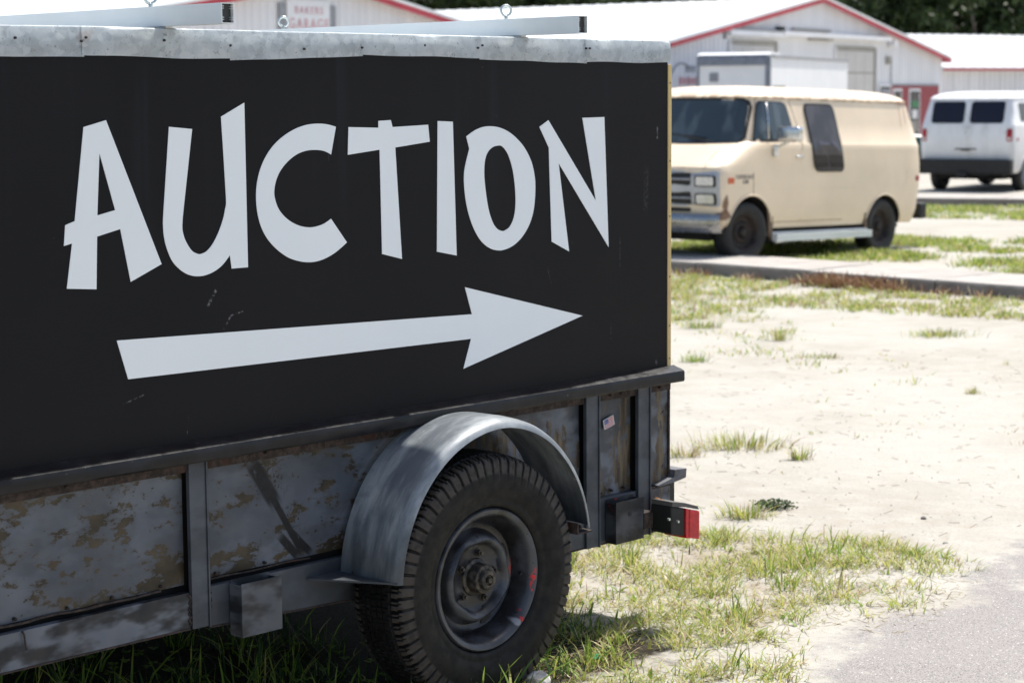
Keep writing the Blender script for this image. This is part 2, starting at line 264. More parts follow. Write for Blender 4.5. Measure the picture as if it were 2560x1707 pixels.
# ------------------------------------------------------------ object helpers
def tag(o, label=None, cat=None, group=None, kind=None):
    if label: o['label'] = label
    if cat: o['category'] = cat
    if group: o['group'] = group
    if kind: o['kind'] = kind
    return o
def empty(name, loc, rot=(0, 0, 0), label=None, cat=None, group=None):
    o = bpy.data.objects.new(name, None); COL.objects.link(o); o.location = loc; o.rotation_euler = rot; o.empty_display_size = .2
    return tag(o, label, cat, group)
FLIP = False       # builders of vehicles use Y = outwards on the visible side
def obj(name, bm, mats, parent=None, smooth=False, auto=None):
    if isinstance(bm, bmesh.types.BMesh):
        if FLIP:
            for v in bm.verts: v.co.y = -v.co.y
            bmesh.ops.reverse_faces(bm, faces=bm.faces[:])
        me = bpy.data.meshes.new(name); bm.to_mesh(me); bm.free()
    else: me = bm
    for m in (mats if isinstance(mats, (list, tuple)) else [mats]): me.materials.append(M[m] if isinstance(m, str) else m)
    if smooth: me.polygons.foreach_set('use_smooth', [True] * len(me.polygons))
    if auto is not None:
        me.polygons.foreach_set('use_smooth', [True] * len(me.polygons)); me.set_sharp_from_angle(angle=R(auto))
    o = bpy.data.objects.new(name, me); COL.objects.link(o)
    if parent: o.parent = parent
    return o
def box(bm, x0, x1, y0, y1, z0, z1, bev=0.0, mi=0, seg=2):
    r = bmesh.ops.create_cube(bm, size=1); vs = r['verts']
    for v in vs: v.co = Vector(((x0 + x1) / 2 + v.co.x * (x1 - x0), (y0 + y1) / 2 + v.co.y * (y1 - y0), (z0 + z1) / 2 + v.co.z * (z1 - z0)))
    fs = list({f for v in vs for f in v.link_faces})
    for f in fs: f.material_index = mi
    if bev: bmesh.ops.bevel(bm, geom=list({e for v in vs for e in v.link_edges}), offset=bev, segments=seg, affect='EDGES', profile=.6)
    return vs
def B(*a, **k): bm = bmesh.new(); box(bm, *a, **k); return bm
def prism(bm, pts, y0, y1, mi=0):
    """polygon in XZ extruded along Y"""
    a = [bm.verts.new((x, y0, z)) for x, z in pts]; b = [bm.verts.new((x, y1, z)) for x, z in pts]; n = len(pts)
    fs = [bm.faces.new(a), bm.faces.new(b[::-1])] + [bm.faces.new((a[i], b[i], b[(i + 1) % n], a[(i + 1) % n])) for i in range(n)]
    for f in fs: f.material_index = mi
    bmesh.ops.recalc_face_normals(bm, faces=fs); return a + b
def cyl(bm, c, axis, r, h, seg=20, r2=None, mi=0, caps=True):
    q = Vector(axis).normalized().to_track_quat('Z', 'Y').to_matrix().to_4x4()
    res = bmesh.ops.create_cone(bm, cap_ends=caps, segments=seg, radius1=r, radius2=r if r2 is None else r2, depth=h, matrix=Matrix.Translation(c) @ q)
    for v in res['verts']:
        for f in v.link_faces: f.material_index = mi
    return res['verts']
def revolve(bm, prof, seg=64, closed=False, wob=None, mi=0):
    """prof = [(radius, y)], turned round the Y axis"""
    rings = []
    for j in range(seg):
        a = 2 * math.pi * j / seg; rings.append([bm.verts.new(((r + (wob(a, r, y) if wob else 0)) * math.cos(a), y, (r + (wob(a, r, y) if wob else 0)) * math.sin(a))) for r, y in prof])
    n = len(prof)
    for j in range(seg):
        p, q = rings[j], rings[(j + 1) % seg]
        for i in range(n if closed else n - 1):
            k = (i + 1) % n; f = bm.faces.new((p[i], p[k], q[k], q[i])); f.material_index = mi
def tube(bm, pts, r, seg=8, closed=False, mi=0):
    pts = [Vector(p) for p in pts]; n = len(pts); rings = []
    for i, p in enumerate(pts):
        t = (pts[(i + 1) % n] - pts[i - 1]) if closed else (pts[min(i + 1, n - 1)] - pts[max(i - 1, 0)]); t.normalize()
        u = t.orthogonal().normalized() if not rings else (u - t * u.dot(t)).normalized(); v = t.cross(u)
        rr = r[i] if isinstance(r, (list, tuple)) else r
        rings.append([bm.verts.new(p + (u * math.cos(2 * math.pi * k / seg) + v * math.sin(2 * math.pi * k / seg)) * rr) for k in range(seg)])
    for i in range(n if closed else n - 1):
        a, b = rings[i], rings[(i + 1) % n]
        for k in range(seg): f = bm.faces.new((a[k], a[(k + 1) % seg], b[(k + 1) % seg], b[k])); f.material_index = mi
    if not closed:
        for rg in (rings[0][::-1], rings[-1]): f = bm.faces.new(rg); f.material_index = mi
def pymesh(name, V, F, mi=None):
    me = bpy.data.meshes.new(name); V = np.asarray(V, dtype=np.float32)
    if isinstance(F, np.ndarray) and F.ndim == 2:
        k = F.shape[1]; me.vertices.add(len(V)); me.vertices.foreach_set('co', V.ravel()); me.loops.add(F.size); me.loops.foreach_set('vertex_index', F.ravel().astype(np.int32))
        me.polygons.add(len(F)); me.polygons.foreach_set('loop_start', (np.arange(len(F)) * k).astype(np.int32))
    else: me.from_pydata(V.tolist(), [], F)
    if mi is not None: me.polygons.foreach_set('material_index', np.asarray(mi, dtype=np.int32))
    me.update(calc_edges=True); return me
GZ0 = -.065
def gz(y): return min(GZ0, -.003 * (min(max(y, 8), 120) - 8))

# ------------------------------------------------------------ ground
ys = [-30, 0, 8, 20, 8 + .065 / .003, 40, 80, 120, 300, 900]; xs = [-700, -60, -10, 0, 10, 60, 700]
V_ = [(x, y, gz(y)) for y in ys for x in xs]; nx = len(xs)
F_ = [(j * nx + i, j * nx + i + 1, (j + 1) * nx + i + 1, (j + 1) * nx + i) for j in range(len(ys) - 1) for i in range(nx - 1)]
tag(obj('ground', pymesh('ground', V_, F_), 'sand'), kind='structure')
# worn asphalt sheet at the lower right, ragged edge
bm = bmesh.new(); lay = bm.verts.layers.float.new('edge'); edge_line = [(a * 1.035, b * 1.035) for a, b in [(.70, 5.2), (.95, 6.15), (1.02, 6.55), (1.30, 6.85), (1.62, 7.22), (1.85, 7.7), (2.1, 8.1), (2.7, 8.5), (4.5, 8.9)]]
prev = None
pts = []
for i in range(len(edge_line) - 1):
    for k in range(8):
        t = k / 8; a, b = edge_line[i], edge_line[i + 1]; p = Vector((a[0] + (b[0] - a[0]) * t, a[1] + (b[1] - a[1]) * t, 0)); pts.append(p + Vector((noise.noise(p * 2.2), noise.noise(p * 2.2 + Vector((9, 3, 1))), 0)) * .10)
for p in pts:
    row = []
    for j, off in enumerate((-.22, -.08, .08, .22, .45, 3.2)):
        q = p + Vector((off, -off * .9, 0)); v = bm.verts.new((q.x, q.y, GZ0 + .004)); v[lay] = (0, .25, .6, .9, 1, 1)[j]; row.append(v)
    if prev:
        for j in range(5): bm.faces.new((prev[j], prev[j + 1], row[j + 1], row[j]))
    prev = row
bmesh.ops.recalc_face_normals(bm, faces=bm.faces[:])
bm.faces.ensure_lookup_table()
if bm.faces[0].normal.z < 0: bmesh.ops.reverse_faces(bm, faces=bm.faces[:])
tag(obj('asphalt_road', bm, 'asphalt'), kind='structure')
# soil under the trailer, its colour darkened to deepen the shade there
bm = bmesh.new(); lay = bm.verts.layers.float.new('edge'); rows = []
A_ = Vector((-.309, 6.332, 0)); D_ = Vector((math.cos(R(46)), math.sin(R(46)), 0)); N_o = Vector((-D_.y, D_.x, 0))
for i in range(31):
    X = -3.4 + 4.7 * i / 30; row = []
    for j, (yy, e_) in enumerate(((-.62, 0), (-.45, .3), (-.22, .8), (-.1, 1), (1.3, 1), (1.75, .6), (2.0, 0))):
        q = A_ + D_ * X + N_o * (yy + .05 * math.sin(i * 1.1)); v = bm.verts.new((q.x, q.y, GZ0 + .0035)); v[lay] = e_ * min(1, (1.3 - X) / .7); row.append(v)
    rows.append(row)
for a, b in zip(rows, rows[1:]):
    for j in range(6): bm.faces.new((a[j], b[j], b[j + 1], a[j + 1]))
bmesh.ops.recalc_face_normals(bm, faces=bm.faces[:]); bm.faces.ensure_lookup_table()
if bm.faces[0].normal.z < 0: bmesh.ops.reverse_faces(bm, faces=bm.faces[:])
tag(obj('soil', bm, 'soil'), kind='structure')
# concrete walk in front of the beige van, made of slabs
def slab_path(name, p, q, wdt, h, n, gap=.015):
    p = Vector((*p, gz(p[1]))); q = Vector((*q, gz(q[1]))); d = (q - p); L = d.length; d.normalize(); side = Vector((-d.y, d.x, 0)).normalized()
    root = empty(name, p); tag(root, kind='structure')
    me = None; Ls = L / n; ang = math.atan2(d.y, d.x)
    for i in range(n):
        if me is None:
            bm = bmesh.new(); box(bm, gap / 2, Ls - gap / 2, 0, wdt, -.12, h, .012); s = obj('slab', bm, 'concrete', root); me = s.data
        else: s = bpy.data.objects.new('slab', me); COL.objects.link(s); s.parent = root
        s.location = d * (Ls * i) + Vector((0, 0, random.uniform(-.008, .008))); s.rotation_euler = (random.uniform(-.004, .004), 0, ang + random.uniform(-.004, .004))
    return root
slab_path('sidewalk', (-4.4, 28.3), (8.4, 14.9), 1.12, .135, 12)
slab_path('far_kerb', (4.2, 36.5), (14.5, 32.5), 1.35, .13, 7)

# ------------------------------------------------------------ the sign trailer (local X = to the rear, Y = outwards, Z = up)
FLIP = True
T = empty('sign_trailer', (-.309, 6.332, 0), (0, 0, R(46)), 'black sign trailer reading AUCTION above a white arrow, rusting grey steel below', 'trailer')
XF, XR, YB = -2.6, 1.262, -1.9
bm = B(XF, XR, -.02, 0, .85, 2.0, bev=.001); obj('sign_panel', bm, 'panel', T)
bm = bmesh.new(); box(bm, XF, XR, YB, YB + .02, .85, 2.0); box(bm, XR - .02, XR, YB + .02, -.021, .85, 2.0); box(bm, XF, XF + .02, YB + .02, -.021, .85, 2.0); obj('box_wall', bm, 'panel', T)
bm = B(XF - .01, XR + .01, YB - .01, -.004, 2.001, 2.046); obj('roof', bm, 'galv', T)
LET={'A':[(-1.2287,1.7799),(-1.1553,1.7976),(-0.983,1.391),(-1.0897,1.3481),(-1.1193,1.4972),(-1.1966,1.4804),(-1.2039,1.3356),(-1.2992,1.3441),(-1.2776,1.466),(-1.3037,1.4608),(-1.2975,1.5169),(-1.2669,1.5262)],'Ah':[(-1.1802,1.7097),(-1.1342,1.5503),(-1.1935,1.5382)],'U':[(-0.9445,1.7764),(-0.864,1.769),(-0.884,1.6478),(-0.9028,1.5348),(-0.9075,1.4937),(-0.9057,1.4759),(-0.9,1.4579),(-0.8876,1.4363),(-0.8711,1.4187),(-0.8493,1.4106),(-0.8269,1.416),(-0.804,1.4346),(-0.7806,1.4673),(-0.7618,1.5063),(-0.7529,1.5359),(-0.7484,1.5677),(-0.7538,1.6875),(-0.7597,1.8025),(-0.6735,1.8422),(-0.6738,1.3617),(-0.734,1.3617),(-0.7394,1.4019),(-0.7633,1.3781),(-0.7914,1.3606),(-0.8241,1.35),(-0.8587,1.3476),(-0.8927,1.3555),(-0.9212,1.3725),(-0.9446,1.3956),(-0.9603,1.426),(-0.971,1.4618),(-0.974,1.4991),(-0.9705,1.5456)],'C':[(-0.3226,1.7671),(-0.3528,1.7742),(-0.3883,1.7776),(-0.4345,1.7753),(-0.483,1.7633),(-0.5287,1.7429),(-0.5688,1.7152),(-0.6011,1.6795),(-0.623,1.6396),(-0.6344,1.5995),(-0.6375,1.5632),(-0.6341,1.5225),(-0.6223,1.4813),(-0.5999,1.4434),(-0.5667,1.4107),(-0.525,1.3834),(-0.4826,1.3683),(-0.434,1.3611),(-0.3846,1.3664),(-0.3343,1.3844),(-0.286,1.4129),(-0.3485,1.4885),(-0.3765,1.4751),(-0.4068,1.4683),(-0.4368,1.4669),(-0.4745,1.4738),(-0.5116,1.4901),(-0.5402,1.5121),(-0.558,1.5354),(-0.5677,1.5645),(-0.5682,1.5849),(-0.5612,1.6112),(-0.5447,1.6392),(-0.5175,1.665),(-0.4851,1.6847),(-0.4527,1.6954),(-0.4202,1.6991),(-0.3821,1.697),(-0.3603,1.6911),(-0.3439,1.6836)],'T':[(-0.2714,1.7654),(-0.1481,1.7615),(-0.1476,1.7827),(-0.0954,1.7846),(-0.0888,1.7627),(0.0655,1.7678),(0.0713,1.7139),(-0.0783,1.6989),(-0.056,1.3475),(-0.1404,1.3683),(-0.1443,1.6936),(-0.2761,1.6811)],'I':[(0.1077,1.779),(0.1754,1.7759),(0.1865,1.3435),(0.0979,1.3614)],'O':[(0.236,1.7275),(0.2735,1.746),(0.3119,1.7566),(0.3472,1.7588),(0.3893,1.7541),(0.4349,1.7388),(0.4776,1.713),(0.514,1.6801),(0.5439,1.6356),(0.5583,1.5889),(0.5614,1.5517),(0.5576,1.5007),(0.5457,1.4548),(0.5217,1.4141),(0.4878,1.3812),(0.4509,1.3601),(0.4111,1.3495),(0.3783,1.3487),(0.3393,1.3588),(0.3008,1.3838),(0.2693,1.4226),(0.2445,1.4735),(0.2294,1.528),(0.2233,1.5887),(0.229,1.6309),(0.2493,1.6876)],'Oh':[(0.3854,1.6949),(0.4049,1.6903),(0.4276,1.6684),(0.447,1.6291),(0.4597,1.5784),(0.4651,1.5184),(0.4621,1.4772),(0.4518,1.4454),(0.4317,1.4211),(0.4052,1.4114),(0.3823,1.4168),(0.3597,1.4362),(0.3406,1.4735),(0.3283,1.5195),(0.3193,1.5741),(0.3171,1.6103),(0.3208,1.6463),(0.3333,1.673),(0.3561,1.6896)],'N':[(0.5834,1.753),(0.6278,1.775),(0.8694,1.4924),(0.8001,1.7809),(0.9143,1.7824),(0.9362,1.3277),(0.6779,1.6295),(0.7294,1.3245),(0.6416,1.3632),(0.6293,1.683)],'arrow':[(-1.1423,1.1878),(0.2543,1.1461),(0.223,1.2373),(0.7981,1.096),(0.2126,0.9697),(0.2491,1.0651),(-1.1081,1.0755)]}
def smooth_poly(P, it=2):
    for _ in range(it):
        n = len(P); out = []
        def ang(i):
            a = Vector(P[i]) - Vector(P[i - 1]); b = Vector(P[(i + 1) % n]) - Vector(P[i]); return abs(a.angle_signed(b))
        sm = [ang(i) < R(32) for i in range(n)]
        for i in range(n):
            j = (i + 1) % n; out.append(P[i]); L = (Vector(P[j]) - Vector(P[i])).length
            if L < .11 and (sm[i] or sm[j]) :
                p0 = Vector(P[i - 1]) if sm[i] else Vector(P[i]) * 2 - Vector(P[j]); p3 = Vector(P[(j + 1) % n]) if sm[j] else Vector(P[j]) * 2 - Vector(P[i])
                m = (Vector(P[i]) + Vector(P[j])) * .5625 - (p0 + p3) * .0625; out.append(tuple(m))
        P = out
    return P
for k in ('A', 'U', 'C', 'T', 'I', 'O', 'N', 'arrow'):
    bm = bmesh.new(); ed = []
    for loop in ([LET[k]] + ([LET[k + 'h']] if k + 'h' in LET else [])):
        P = smooth_poly(loop) if k in 'UCO' else loop
        vs = [bm.verts.new((x, .0022, z)) for x, z in P]; ed += [bm.edges.new((vs[i], vs[(i + 1) % len(vs)])) for i in range(len(vs))]
    bmesh.ops.triangle_fill(bm, edges=ed, use_beauty=True)
    for f in bm.faces:
        f.normal_update()
    if sum(f.normal.y for f in bm.faces) < 0: bmesh.ops.reverse_faces(bm, faces=bm.faces[:])
    ext = bmesh.ops.extrude_face_region(bm, geom=bm.faces[:]); 
    for v in [e for e in ext['geom'] if isinstance(e, bmesh.types.BMVert)]: v.co.y = .0004
    bmesh.ops.recalc_face_normals(bm, faces=bm.faces[:])
    o = obj('arrow' if k == 'arrow' else 'letter', bm, 'letter', T)
    if k != 'arrow': o['label'] = 'white letter ' + k
# galvanised flashing, one strip per length, wavy lower edge
seams = [XF, -2.2, -1.72, -1.2214, -.7166, -.211, .3046, .8196, 1.268]
zb = {-2.6: 1.968, -2.2: 1.967, -1.72: 1.966, -1.2214: 1.970, -.7166: 1.964, -.211: 1.982, .3046: 1.976, .8196: 1.968, 1.268: 1.970}
for i in range(len(seams) - 1):
    a, b = seams[i] - (.008 if i else 0), seams[i + 1]; bm = bmesh.new(); n = 14; y = .004 + .0016 * (i % 2); rows = []
    for k in range(n + 1):
        x = a + (b - a) * k / n; t = k / n; z0 = zb[seams[i]] * (1 - t) + zb[seams[i + 1]] * t + .004 * noise.noise(Vector((x * 5, i, 0))) + (.003 if i % 2 else -.001)
        top = 2.0515 + .002 * noise.noise(Vector((x * 3, 7, 0))); dn = .004 * noise.noise(Vector((x * 6, 3, i)))
        rows.append([bm.verts.new(c) for c in ((x, y + .001, z0), (x, y + .002 + dn, z0 + .03), (x, y + .001 + dn * .6, top - .012), (x, y - .002, top - .003), (x, y - .008, top), (x, -.09, top + .001))])
    for k in range(n):
        for j in range(5): bm.faces.new((rows[k][j], rows[k + 1][j], rows[k + 1][j + 1], rows[k][j + 1]))
    r = bmesh.ops.solidify(bm, geom=bm.faces[:], thickness=.001); bmesh.ops.recalc_face_normals(bm, faces=bm.faces[:])
    obj('flashing', bm, 'galv', T, auto=40)
bm = bmesh.new()
box(bm, 1.268, 1.270, -.4, .006, 1.975, 2.05); obj('flashing', bm, 'galv', T)
for x, z in ((-1.4357, 2.0166), (-1.2162, 2.021), (-1.2306, 2.011), (-.9575, 2.0172), (-.725, 2.0062), (-.4474, 1.9997), (-.2165, 2.0069), (.0481, 2.0174), (.2871, 2.0125), (.3072, 2.021), (.8135, 2.0178), (.8312, 2.0181)):
    bm = bmesh.new(); cyl(bm, (x, .0085, z), (0, 1, 0), .0036, .006, 8); obj('screw', bm, 'sealant', T, True)
# gold edge strip with its screws
bm = bmesh.new(); box(bm, 1.2625, 1.282, -.03, .003, .862, 1.966, .002); obj('edge_strip', bm, 'gold', T)
for z in (1.90, 1.62, 1.42, 1.2, 1.02, .9):
    bm = bmesh.new(); cyl(bm, (1.272, .004, z), (0, 1, 0), .0022, .003, 8); obj('screw', bm, 'sealant', T)
# black trim board with a sloping top
bm = bmesh.new(); N_ = 60; rows = []
for k in range(N_ + 1):
    x = XF + (1.300 - XF) * k / N_; w_ = .0016 * noise.noise(Vector((x * 7, 1, 2)))
    rows.append([bm.verts.new(c) for c in ((x, .001, .8725 + w_), (x, .012, .868 + w_), (x, .040, .861 + w_), (x, .050 + w_, .856), (x, .053 + w_, .850), (x, .053 + w_, .822), (x, .049, .816 + w_), (x, -.02, .815))])
for k in range(N_):
    for j in range(7): bm.faces.new((rows[k][j], rows[k][j + 1], rows[k + 1][j + 1], rows[k + 1][j]))
    bm.faces.new((rows[k][7], rows[k][0], rows[k + 1][0], rows[k + 1][7]))
bm.faces.new(rows[0][::-1]); bm.faces.new(rows[-1]); bmesh.ops.recalc_face_normals(bm, faces=bm.faces[:])
obj('trim_board', bm, 'trim', T, auto=35)
# top angle, sheets, posts, bottom rail
def strip(name, x0, x1, y0, y1, z0, z1, m, bev=.002): return obj(name, B(x0, x1, y0, y1, z0, z1, bev=bev), m, T)
strip('top_angle', XF, 1.292, -.024, -.006, .781, .8145, 'rust')
def sheet(x0, x1, z0, z1, m, y=-.030):
    bm = bmesh.new(); nx_, nz_ = 14, 6; g_ = [[bm.verts.new((x0 + (x1 - x0) * i / nx_, y + .006 * noise.noise(Vector((x0 + i * .3, j * .4, 3))), z0 + (z1 - z0) * j / nz_)) for j in range(nz_ + 1)] for i in range(nx_ + 1)]
    for i in range(nx_):
        for j in range(nz_): bm.faces.new((g_[i][j], g_[i + 1][j], g_[i + 1][j + 1], g_[i][j + 1]))
    for f in bm.faces: f.normal_update()
    bm.faces.ensure_lookup_table()
    if bm.faces[0].normal.y < 0: bmesh.ops.reverse_faces(bm, faces=bm.faces[:])
    r = bmesh.ops.solidify(bm, geom=bm.faces[:], thickness=.003)
    return obj('side_sheet', bm, m, T, auto=40)
sheet(XF, -1.62, .445, .79, 'sheet0'); sheet(-1.612, -.912, .445, .79, 'sheet0'); sheet(-.846, .10, .450, .79, 'sheet1'); sheet(.104, .812, .44, .79, 'sheet2'); sheet(.884, 1.094, .430, .79, 'sheet2', -.034); sheet(1.164, 1.285, .437, .785, 'sheet2', -.018)
bm = bmesh.new(); box(bm, XF, 1.28, -.075, -.055, .30, .80); obj('inner_frame', bm, 'under', T)
for x0, x1, z0 in ((-.9095, -.845, .316), (.815, .884, .262), (1.097, 1.164, .262), (-1.66, -1.60, .31), (-2.4, -2.335, .31)):
    bm = bmesh.new(); box(bm, x0, x1 - .006, -.012, .004, z0, .8145, .002); box(bm, x1 - .006, x1, -.05, .009, z0 - .003, .8145, .0015); obj('stake_post', bm, 'steel', T)
def rail(x0, x1, t0, t1, b0, b1, m='rail', y1=-.004):
    bm = bmesh.new(); prism(bm, [(x0, t0), (x1, t1), (x1, b1), (x0, b0)], -.03, y1); obj('bottom_rail', bm, m, T)
    bm = bmesh.new(); prism(bm, [(x0, b0 - .001), (x1, b1 - .001), (x1, b1 - .006), (x0, b0 - .006)], -.09, y1 + .002); obj('rail_flange', bm, 'rust', T)
rail(XF, -1.61, .425, .424, .325, .323); rail(-1.555, -.912, .424, .426, .322, .321); rail(-.842, .20, .430, .430, .312, .270, 'steel', -.006); rail(.20, .815, .43, .43, .270, .268, 'steel', -.006); rail(.885, 1.096, .43, .43, .268, .267, 'steel', -.006); rail(1.165, 1.289, .430, .425, .267, .266, 'sheet2', -.006)
bm = bmesh.new()
for x in (-1.553, -.914, -.838): 
    for k in range(16): bmesh.ops.create_icosphere(bm, subdivisions=1, radius=random.uniform(.003, .006), matrix=Matrix.Translation((x + random.uniform(-.004, .004), -.003, .33 + k * .0058)))
for k in range(22): bmesh.ops.create_icosphere(bm, subdivisions=1, radius=random.uniform(.003, .006), matrix=Matrix.Translation((.85 + random.uniform(-.03, .04), -.001, .30 + random.uniform(-.012, .02))))
tag(obj('weld_bead', bm, 'rust', T, True), kind='stuff')
for x, z in ((-1.4828, .4553), (-1.3154, .4533), (-1.1653, .4549), (-.997, .4563), (-.7992, .4592), (-.6152, .4602), (.92, .445), (.98, .447), (1.05, .447), (1.262, .70), (1.262, .60), (1.262, .50), (1.225, .795), (.95, .797), (1.01, .80), (-1.32, .80), (-.62, .80)):
    bm = bmesh.new(); cyl(bm, (x, -.024 if z < .78 else -.003, z), (0, 1, 0), .0058, .012, 8, .004); obj('rivet', bm, 'rust', T, True)
bm = bmesh.new(); tube(bm, [(-1.475, -.002, .424), (-1.473, .004, .415), (-1.470, .004, .385), (-1.466, .003, .372)], .0028, 6); obj('hook', bm, 'rust', T, True)
# curled lower edge of the sheet and the torn lip
bm = bmesh.new(); tube(bm, [(-1.60 + .05 * i, -.022 + .004 * math.sin(i), .442 + .002 * math.sin(i * 1.7)) for i in range(13)], .004, 6); tube(bm, [(-.84 + .05 * i, -.022, .446 + .002 * math.sin(i * 1.3)) for i in range(9)], .003, 6); obj('sheet_lip', bm, 'rust', T, True)
# stake pockets: open boxes
def pocket(x0, x1, z0, z1, y1, m, hole=False):
    bm = bmesh.new(); t = .004
    box(bm, x0, x1, y1 - t, y1, z0, z1, .001); box(bm, x0, x0 + t, 0, y1 - t - .0005, z0, z1 - .006, .001); box(bm, x1 - t, x1, 0, y1 - t - .0005, z0, z1 - .006, .001); box(bm, x0 + t + .0005, x1 - t - .0005, 0, y1 - t - .0005, z0 + .001, z0 + t); box(bm, x0 + t + .0005, x1 - t - .0005, .0005, .003, z0 + t, z1 + .004)
    o = obj('stake_pocket', bm, m, T)
    if hole: bm = bmesh.new(); cyl(bm, ((x0 + x1) / 2 - .002, y1 + .0005, .368), (0, 1, 0), .0085, .003, 14); obj('bolt_hole', bm, 'sealant', o)
pocket(-.770, -.618, .272, .434, .058, 'boxsteel'); pocket(.920, 1.074, .268, .420, .050, 'boxsteel2', True)
# rear corner: angle, board, black post, plate under
bm = bmesh.new(); box(bm, 1.286, 1.2945, -.12, -.010, .465, .80, .002); obj('corner_angle', bm, 'rust', T)
bm = bmesh.new(); prism(bm, [(1.20, .431), (1.302, .437), (1.360, .445), (1.364, .478), (1.296, .482), (1.292, .455), (1.20, .437)], -.25, .012); obj('deck_board', bm, 'wood', T)
bm = bmesh.new(); box(bm, 1.30, 1.345, -.10, -.03, .28, .436, .003); obj('rear_post', bm, 'black', T)
bm = bmesh.new(); box(bm, 1.166, 1.286, -.006, -.001, .424, .4305, .001); obj('rail_lip', bm, 'rust', T)
# flag sticker on the sheet between the two rear posts
FL = [(.9345, .7066), (.9886, .7208), (.9962, .6853), (.942, .6717)]
def fq(u, v): # u right, v down
    a = Vector(FL[0]).lerp(Vector(FL[1]), u); b = Vector(FL[3]).lerp(Vector(FL[2]), u); return a.lerp(b, v)
bm = bmesh.new()
def fquad(u0, u1, v0, v1, y, mi):
    f = bm.faces.new([bm.verts.new((*(lambda p: (p.x, y, p.y))(fq(u, v)),)) for u, v in ((u0, v0), (u0, v1), (u1, v1), (u1, v0))]); f.material_index = mi; return f
YF = -.0225
prism(bm, FL, YF - .004, YF)
for i in range(7): fquad(.06, .94, .06 + i * 2 * .0677, .06 + (i * 2 + 1) * .0677, YF + .0004, 1)
fquad(.06, .44, .06, .06 + 7 * .0677, YF + .0008, 2)
for i in range(5):
    for j in range(4): fquad(.09 + i * .07, .115 + i * .07, .10 + j * .105, .135 + j * .105, YF + .0012, 0)
bmesh.ops.recalc_face_normals(bm, faces=bm.faces[:])
for f in bm.faces:
    if abs(f.normal.y) > .9 and len(f.verts) == 4 and f.material_index + 1 and f.normal.y < 0 and f.calc_center_median().y > YF - .001: f.normal_flip()
obj('flag_sticker', bm, ['flag_white', 'flag_red', 'flag_blue'], T)
# roof beams: open aluminium profiles with eye bolts
def beam(x0, bolts):
    bm = bmesh.new(); w_, h, t = .043, .056, .0025; y0, y1, z = -2.1, .262, 2.0565
    box(bm, x0, x0 + w_, y0, y1, z, z + t); box(bm, x0, x0 + w_, y0, y1, z + h - t, z + h); box(bm, x0, x0 + t, y0, y1, z + t, z + h - t); box(bm, x0 + w_ - t, x0 + w_, y0, y1, z + t, z + h - t)
    for zz in (.010, .016, .040, .046):
        box(bm, x0 + t, x0 + t + .006, y0 + .1, y1, z + zz, z + zz + .0015); box(bm, x0 + w_ - t - .006, x0 + w_ - t, y0 + .1, y1, z + zz, z + zz + .0015)
    box(bm, x0 + t, x0 + w_ - t, y1 - .022, y1 - .012, z + t, z + h - t, mi=1)  # dark plug added inside the mouth, standing in for the hollow's shade
    o = obj('roof_beam', bm, ['alu', 'hollow_shade'], T)
    for by, rz in bolts:
        bm = bmesh.new(); c = Vector((x0 + w_ / 2, by, z + h + .028)); pts = []
        for k in range(21):
            a = R(-80 + 340 * k / 20) ; pts.append(c + Vector((math.cos(a) * math.cos(rz), math.cos(a) * math.sin(rz), math.sin(a))) * .0175)
        tube(bm, pts, .0045, 8); cyl(bm, c - Vector((0, 0, .024)), (0, 0, 1), .006, .012, 8); obj('eye_bolt', bm, 'zinc', o, True)
beam(-.951, [(-.09, .3)]); beam(.4935, [(-.085, .5), (-1.25, .5)])
for x in (-.94, .505): bm = bmesh.new(); box(bm, x, x + .022, -.14, -.005, 2.0475, 2.0563); obj('beam_spacer', bm, 'alu', T)
# fender
def arcp(a, off=0.0):
    rx = .462 if math.cos(a) < 0 else .452
    return .125 + (rx + off) * math.cos(a), .352 + (.487 + off) * math.sin(a)
cs = [(.002, 0), (.08, .002), (.16, .0025), (.205, 0), (.228, -.003), (.243, -.009), (.253, -.018), (.257, -.030), (.2545, -.031), (.249, -.019), (.240, -.012), (.227, -.006), (.205, -.0035), (.16, 0), (.08, -.001), (.002, -.003)]
bm = bmesh.new(); rings = []; n = 72
for i in range(n + 1):
    a = R(176.5 - (176.5 - 8.5) * i / n); rings.append([])
    for y, o_ in cs:
        x, z = arcp(a, o_ + .0015 * noise.noise(Vector((a * 3, y * 8, 0)))); rings[-1].append(bm.verts.new((x, y, z)))
m_ = len(cs)
for i in range(n):
    for j in range(m_): bm.faces.new((rings[i][j], rings[i][(j + 1) % m_], rings[i + 1][(j + 1) % m_], rings[i + 1][j]))
bm.faces.new(rings[0]); bm.faces.new(rings[-1][::-1]); bmesh.ops.recalc_face_normals(bm, faces=bm.faces[:])
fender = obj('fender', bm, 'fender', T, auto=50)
bm = bmesh.new(); prism(bm, [(-.47, -.0), (-.33, .0), (-.30, .25), (-.325, .25)], 0, .006)   # lies flat after the axis swap below
for v in bm.verts: x, y, z = v.co; v.co = (x, z, .383 + y - .05 * (x + .33) * 0)
bmesh.ops.recalc_face_normals(bm, faces=bm.faces[:]); obj('fender_bracket', bm, 'steel', fender)
bm = bmesh.new(); box(bm, .50, .575, .0, .245, .402, .408, .001); box(bm, .50, .506, .0, .245, .408, .440, .001); obj('fender_bracket', bm, 'rust', fender)
for c in ((-.33, .06, .392), (-.315, .21, .392), (.55, .21, .412), (.49, .12, .425)):
    bm = bmesh.new(); cyl(bm, c, (0, 0, 1), .008, .01, 6); cyl(bm, (c[0], c[1], c[2] + .007), (0, 0, 1), .004, .008, 8); obj('fender_bolt', bm, 'hub', fender)
